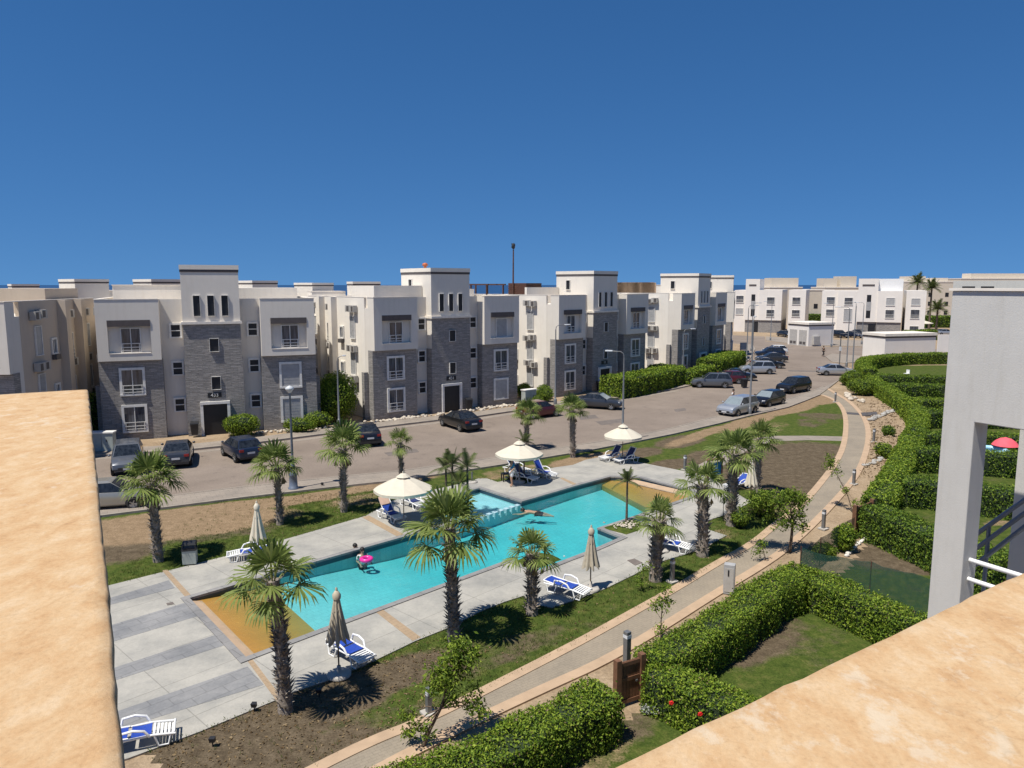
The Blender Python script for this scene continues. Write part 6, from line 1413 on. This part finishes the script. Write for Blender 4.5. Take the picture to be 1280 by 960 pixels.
def person(label, p, z, deg, J, shirt, pants, hair_long=False, tilt=None, headwear=None):
    """J: joint name -> point (facing +x); one continuous body, clothes and hair as parts"""
    root = thing('person', label, 'person', (*p, z), R(deg)); 
    if tilt: root.rotation_euler = (tilt[0], tilt[1], R(deg))
    names = ['pelvis','waist','chest','neck','head','crown']; V_ = [Vector(J[n]) for n in names]; Rr = [(.14,.11),(.12,.095),(.155,.11),.055,(.085,.10),.06]; E = [(0,1),(1,2),(2,3),(3,4),(4,5)]
    for s_ in ('l','r'):
        b = len(V_)
        for n, r in (('sho',.06),('elb',.045),('wri',.03),('palm',.035)): V_.append(Vector(J[n+s_])); Rr.append(r)
        E += [(2,b),(b,b+1),(b+1,b+2),(b+2,b+3)]
        w_, pa = V_[b+2], V_[b+3]; d = (pa-w_).normalized(); sd_ = d.cross(Vector((0,0,1))); sd_ = sd_.normalized() if sd_.length > .2 else Vector((1,0,0))
        for k, (off, ln) in enumerate(((-.033,.062),(-.011,.078),(.011,.072),(.033,.055))):
            i = len(V_); V_ += [pa+d*.04+sd_*off, pa+d*(.04+ln*.6)+sd_*off*1.15, pa+d*(.04+ln)+sd_*off*1.15+Vector((.012,0,-.01))]; Rr += [.010,.009,.008]; E += [(b+3,i),(i,i+1),(i+1,i+2)]
        i = len(V_); V_ += [w_+d*.035+sd_*-.04, w_+d*.075+sd_*-.062]; Rr += [.011,.009]; E += [(b+2,i),(i,i+1)]
        h = len(V_)
        for n, r in (('hip',.095),('kne',.062),('ank',.042),('toe',.038)): V_.append(Vector(J[n+s_])); Rr.append(r)
        E += [(0,h),(h,h+1),(h+1,h+2),(h+2,h+3)]
    body = link('body', skin_mesh('body', V_, E, Rr, M['skin']), root)
    hd = Vector(J['head']); f = MB()
    for s_ in (-1,1): f.ball(hd+Vector((.088,.032*s_,.02)), .014, 6)
    part('eyes', f, M['hair'], root); f = MB(); f.ball(hd+Vector((.10,0,-.01)), .022, 6, (1,.7,1.2)); f.ball(hd+Vector((0,.095,0)), .028, 6, (.7,.4,1.1)); f.ball(hd+Vector((0,-.095,0)), .028, 6, (.7,.4,1.1)); part('nose_and_ears', f, M['skin'], root)
    hm = MB(); hm.ball(hd+Vector((-.022,0,.045)), .115, 10, (1,.92,.95), .03)
    if hair_long: hm.ball(hd+Vector((-.07,0,-.06)), .11, 8, (.7,1,1.5), .04)
    part('hair', hm, M[headwear or 'hair'], root)
    V2 = [Vector(J[n]) for n in ('pelvis','waist','chest')]+[Vector(J['shol']),Vector(J['shol']).lerp(Vector(J['elbl']),.8),Vector(J['shor']),Vector(J['shor']).lerp(Vector(J['elbr']),.8)]
    if shirt: link('shirt', skin_mesh('shirt', V2, [(0,1),(1,2),(2,3),(3,4),(2,5),(5,6)], [(.155,.125),(.145,.115),(.175,.13),.075,.065,.075,.065], M[shirt]), root)
    if pants:
        t = .95 if pants[1] else .55
        V3 = [Vector(J['pelvis'])+Vector((0,0,.03))]; E3 = []; R3 = [(.155,.13)]
        for s_ in ('l','r'): b = len(V3); V3 += [Vector(J['hip'+s_]), Vector(J['hip'+s_]).lerp(Vector(J['kne'+s_]),.9)]; R3 += [.112,.085]; E3 += [(0,b),(b,b+1)]; 
        if pants[1]:
            for q, s_ in ((2,'l'),(4,'r')): b = len(V3); V3 += [Vector(J['ank'+s_])+Vector((0,0,.05))]; R3 += [.065]; E3 += [(q,b)]
        link('trousers' if pants[1] else 'shorts', skin_mesh('trousers', V3, E3, R3, M[pants[0]]), root)
    return root
def stand(walk=0.0, reach=0.0):
    w_ = walk
    return dict(pelvis=(0,0,.92), waist=(.01,0,1.08), chest=(.0,0,1.30), neck=(.0,0,1.48), head=(.02,0,1.60), crown=(.01,0,1.69),
      shol=(0,.19,1.40), elbl=(-.05-w_*.12,.25,1.14), wril=(.03-w_*.05+reach*.2,.26,.92+reach*.2), palml=(.06-w_*.04+reach*.26,.26,.85+reach*.22),
      shor=(0,-.19,1.40), elbr=(-.03+w_*.1,-.25,1.14), wrir=(.10+w_*.15+reach*.2,-.25,.93+reach*.2), palmr=(.14+w_*.18+reach*.26,-.25,.86+reach*.22),
      hipl=(0,.09,.88), knel=(.04+w_*.18,.10,.49), ankl=(.0+w_*.16,.10,.08), toel=(.14+w_*.16,.11,.035),
      hipr=(0,-.09,.88), kner=(.04-w_*.10,-.10,.49), ankr=(.0-w_*.34,-.10,.10), toer=(.14-w_*.33,-.11,.035))
person('man in a teal shirt and white shorts standing under the middle parasol', U(640,609), .055, 200, stand(.1,.4), 'teal', ('whitecloth', False))
person('person in black walking across the road toward the service huts', U(1029,446), .01, 10, stand(.9), 'blackcloth', ('blackcloth', True))
person('person in dark clothes and white top standing behind the silver crossover at the kerb', U(916,509), .01, -40, stand(.1,.3), 'whitecloth', ('blackcloth', True))
swim = dict(pelvis=(-.55,0,.0), waist=(-.38,0,.02), chest=(-.15,0,.05), neck=(.05,0,.08), head=(.17,0,.10), crown=(.26,0,.10), shol=(-.08,.19,.04), elbl=(.22,.30,-.02), wril=(.48,.20,-.05), palml=(.55,.18,-.06),
  shor=(-.08,-.19,.04), elbr=(-.30,-.38,-.05), wrir=(-.05,-.5,-.10), palmr=(.02,-.5,-.11), hipl=(-.6,.09,-.02), knel=(-1.0,.13,-.08), ankl=(-1.38,.10,-.10), toel=(-1.5,.10,-.12), hipr=(-.6,-.09,-.02), kner=(-1.0,-.14,-.06), ankr=(-1.35,-.14,-.16), toer=(-1.48,-.13,-.2))
person('dark haired swimmer face down near the stepping blocks of the shallow pool', U(657,639,-.1), -.17, 172, swim, None, ('blackcloth', False))
up = {k: (x, y, z-1.40) for k,(x,y,z) in stand(.2, 1.2).items()}
person('swimmer with dark hair holding the pink float at the left pool side', U(453,694,-.1), -.08, -60, up, 'whitecloth', ('blackcloth', False), True)
up2 = {k: (x, y, z-1.40) for k,(x,y,z) in stand(.2, .9).items()}
person('swimmer in black close to the far pool wall behind the pink float', U(444,689,-.1), -.08, -30, up2, 'blackcloth', ('blackcloth', False))
m = MB(); n = 16; k = 8
m.add([((.21+.09*cos(2*pi*j/k))*cos(2*pi*i/n), (.21+.09*cos(2*pi*j/k))*sin(2*pi*i/n), .09*sin(2*pi*j/k)) for i in range(n) for j in range(k)], [(i*k+j,((i+1)%n)*k+j,((i+1)%n)*k+(j+1)%k,i*k+(j+1)%k) for i in range(n) for j in range(k)], True)
fl_ = link('swim_ring', m.mesh('swim_ring', M['pink']), None, (*U(458,699,-.08), -.075)); tag(fl_, 'bright pink swim ring floating at the left pool side', 'swim ring')

# garden things seen through the opening
pk = thing('garden_parasol', 'tilted coral pink parasol lying low behind a garden hedge', 'parasol', (*U(1255,575),0.0), R(20)); m = MB(); n = 16
m.lathe([(.8,1.0),(.6,1.26),(.34,1.44),(0,1.54)], 16); part('canopy', m, M['pinkumb'], pk); m = MB(); m.tube([(0,0,0),(0,0,1.5)], .03, 6); part('pole', m, M['pole'], pk)
lp_ = thing('paddling_pool', 'light blue inflatable pool edge beside the coral pink parasol', 'paddling pool', (*U(1237,577),0)); m = MB(); n = 20; k = 8
m.add([((.9+.16*cos(2*pi*j/k))*cos(2*pi*i/n), (.9+.16*cos(2*pi*j/k))*sin(2*pi*i/n), q+.16*sin(2*pi*j/k)) for q in (.16,.46,.76) for i in range(n) for j in range(k)], [(c*n*k+i*k+j,c*n*k+((i+1)%n)*k+j,c*n*k+((i+1)%n)*k+(j+1)%k,c*n*k+i*k+(j+1)%k) for c in range(3) for i in range(n) for j in range(k)], True); part('ring', m, M['lightblue'], lp_)
parasol('distant white parasol beside the far hedge right of the white modern blocks', 1154, 414, True, 2.6, 2.2)
gc = thing('garden_chair', 'white garden chair standing in the farthest hedged plot', 'chair', (*U(1133,471),0), R(200)); m = MB(); m.box(-.25,.25,-.25,.25,.40,.45); part('seat', m, M['plastic'], gc); m = MB(); m.box(-.25,-.2,-.25,.25,.45,.9); part('backrest', m, M['plastic'], gc)
for x in (-.22,.22):
    for y in (-.22,.22): m = MB(); m.box(x-.025,x+.025,y-.025,y+.025,0,.40); part('leg', m, M['plastic'], gc)

# ================================================================== the building the camera stands on
ZP = CAM_H-.62
def cap(name, label, line, inner, width, parent):
    """weathered parapet top: rounded lip along the outer line"""
    P_ = resample(line, .05); n = len(P_); mb = MB(); dx, dy = line[1][0]-line[0][0], line[1][1]-line[0][1]; q = hypot(dx,dy); nx, ny = -dy/q*inner, dx/q*inner
    cross = [(.012,-.16),(.006,-.10),(0.0,-.02),(.002,-.008),(.008,-.001),(.03,0),(.12,0),(.2,0),(.32,0),(.45,0),(width,0),(width,-.16)]
    rr = random.Random(int(q*1000)); jit = [0.0]*(n+40)
    for i in range(n+40): jit[i] = rr.gauss(0,1)
    sm = [sum(jit[i:i+7])/7*.0025+jit[i]*.001 for i in range(n)]
    vs = []
    for i,(x,y) in enumerate(P_):
        for k,(d,z) in enumerate(cross):
            e = sm[i] if k < 6 else 0; zz = (.0006*rr.gauss(0,1)) if 0 < k < 11 else 0
            vs.append((x+nx*(d+e), y+ny*(d+e), ZP+z+zz))
    k = len(cross); fs = [(i*k+j,(i+1)*k+j,(i+1)*k+j+1,i*k+j+1) for i in range(n-1) for j in range(k-1)] + [tuple(range(k)), tuple((n-1)*k+j for j in range(k-1,-1,-1))]
    mb.add(vs, fs, True); me = mb.mesh(name, M['parapet']); bm = bmesh.new(); bm.from_mesh(me); bmesh.ops.recalc_face_normals(bm, faces=bm.faces); bm.to_mesh(me); bm.free()
    o = link(name, me, parent); o['label'] = label; return o
la, lb_ = U(158,960,ZP), U(110.5,486.5,ZP); ra, rb = U(752,960,ZP), U(1280,711,ZP)
def isect(p, q, r, s_):
    d1 = (q[0]-p[0], q[1]-p[1]); d2 = (s_[0]-r[0], s_[1]-r[1]); t = ((r[0]-p[0])*d2[1]-(r[1]-p[1])*d2[0])/(d1[0]*d2[1]-d1[1]*d2[0]); return (p[0]+d1[0]*t, p[1]+d1[1]*t)
CN = isect(la, lb_, ra, rb)
own = thing('own_building', 'building in the foreground with wide weathered yellow sandstone parapets', 'building')
ld = (lb_[0]-CN[0], lb_[1]-CN[1]); rd = (rb[0]-CN[0], rb[1]-CN[1]); rl = hypot(*rd); rd = (rd[0]/rl, rd[1]/rl); RL = 9.5; rend = (CN[0]+rd[0]*RL, CN[1]+rd[1]*RL)
ll = hypot(*ld); ldn = (ld[0]/ll, ld[1]/ll); ln_ = (-ldn[1], ldn[0]); rn = (rd[1], -rd[0])    # inward normals (away from the courtyard)
cap('parapet', 'left weathered parapet top', [CN, lb_], 1, .75, own)
cap('parapet', 'right weathered parapet top', [(CN[0]+rd[0]*.0, CN[1]+rd[1]*.0), rend], -1, .75, own)
m = MB()
def slab(a, d, n_, L_, w0, w1, z0, z1): m.prism([(a[0]+n_[0]*w0, a[1]+n_[1]*w0),(a[0]+d[0]*L_+n_[0]*w0, a[1]+d[1]*L_+n_[1]*w0),(a[0]+d[0]*L_+n_[0]*w1, a[1]+d[1]*L_+n_[1]*w1),(a[0]+n_[0]*w1, a[1]+n_[1]*w1)], z0, z1)
slab(CN, ldn, ln_, ll-.03, .06, .70, ZP-1.2, ZP-.15); slab(CN, rd, rn, RL, .06, .70, ZP-1.2, ZP-.15)
slab(CN, ldn, ln_, ll-.04, .07, 9.0, 0, ZP-1.2); slab(CN, rd, rn, RL, .07, 9.0, 0, ZP-1.201)
part('wall', m, M['pillar_wall'], own)
# stair frame of the next wing: grey white wall with an opening, pillars, rails
K = V(1190.5, 363.5, 10.0); ZT = K[2]; st_ = thing('stair_frame', 'grey white plastered wall with a large opening and stair rails at the right edge', 'stair frame', (K[0], K[1], 0), R(-60))
# local x runs along the wall towards the camera side (300 deg), local y points to 30 deg (away)
zs_ = V(1222, 528, 9.65)[2]; m = MB(); TH_ = .34
ol = [(0,0),(.42,0),(.42,zs_),(4.2,zs_),(4.2,0),(4.7,0),(4.7,ZT),(0,ZT)]; m.add([(x,0,z) for x,z in ol]+[(x,TH_,z) for x,z in ol], [tuple(range(8)), tuple(range(15,7,-1))]+[(i,8+i,8+(i+1)%8,(i+1)%8) for i in range(8)])
bevel(part('wall', m, M['pillar_wall'], st_), .012, 2, 40)
m = MB(); m.box(-.03, 4.72, -.03, TH_+.03, ZT+.002, ZT+.035); part('wall_cap', m, M['trim'], st_)
m = MB(); m.box(.15, .55, 1.75, 2.15, 0, ZT-.3); m.box(4.1, 4.5, 1.75, 2.15, 0, ZT-.3); part('rear_pillar', m, M['pillar_wall'], st_)
zr = V(1211, 704, 9.6)[2]; m = MB()
for dz in (0, -.27): m.tube([(.40,.17,zr+dz),(4.2,.17,zr+dz)], .033, 8)
part('white_rail', m, M['plastic'], st_)
def rail_pt(px, py, yl=.95):
    lo, hi = -2.0, 6.0
    for _ in range(50):
        mid = (lo+hi)/2; X, Y = K[0]+mid*.5+yl*.866, K[1]-mid*.866+yl*.5
        if X*FPX < (px-640)*Y*1.012: lo = mid
        else: hi = mid
    X, Y = K[0]+lo*.5+yl*.866, K[1]-lo*.866+yl*.5
    return Vector((lo, yl, V(px, py, Y)[2]))
m = MB()
for (y0, y1) in ((677,634),(696,652),(718,671)):
    A_, B_ = rail_pt(1222, y0), rail_pt(1280, y1); m.tube([A_-(B_-A_)*.55, B_+(B_-A_)*1.2], .032, 8)
A_, B_ = rail_pt(1250, 657), rail_pt(1250, 712); m.tube([A_, Vector((A_.x, A_.y, B_.z-.5))], .028, 6)
part('stair_rail', m, M['bluemetal'], st_)
m = MB(); zf = zr-1.15; m.box(.425, 4.19, .345, 1.74, zf-.2, zf); part('landing', m, M['pillar_wall'], st_)
m = MB()
for i in range(8): m.box(.5+i*.3, .8+i*.3, 1.0, 1.7, zf+.001, zf+.17*(i+1))
part('stair_flight', m, M['pillar_wall'], st_)
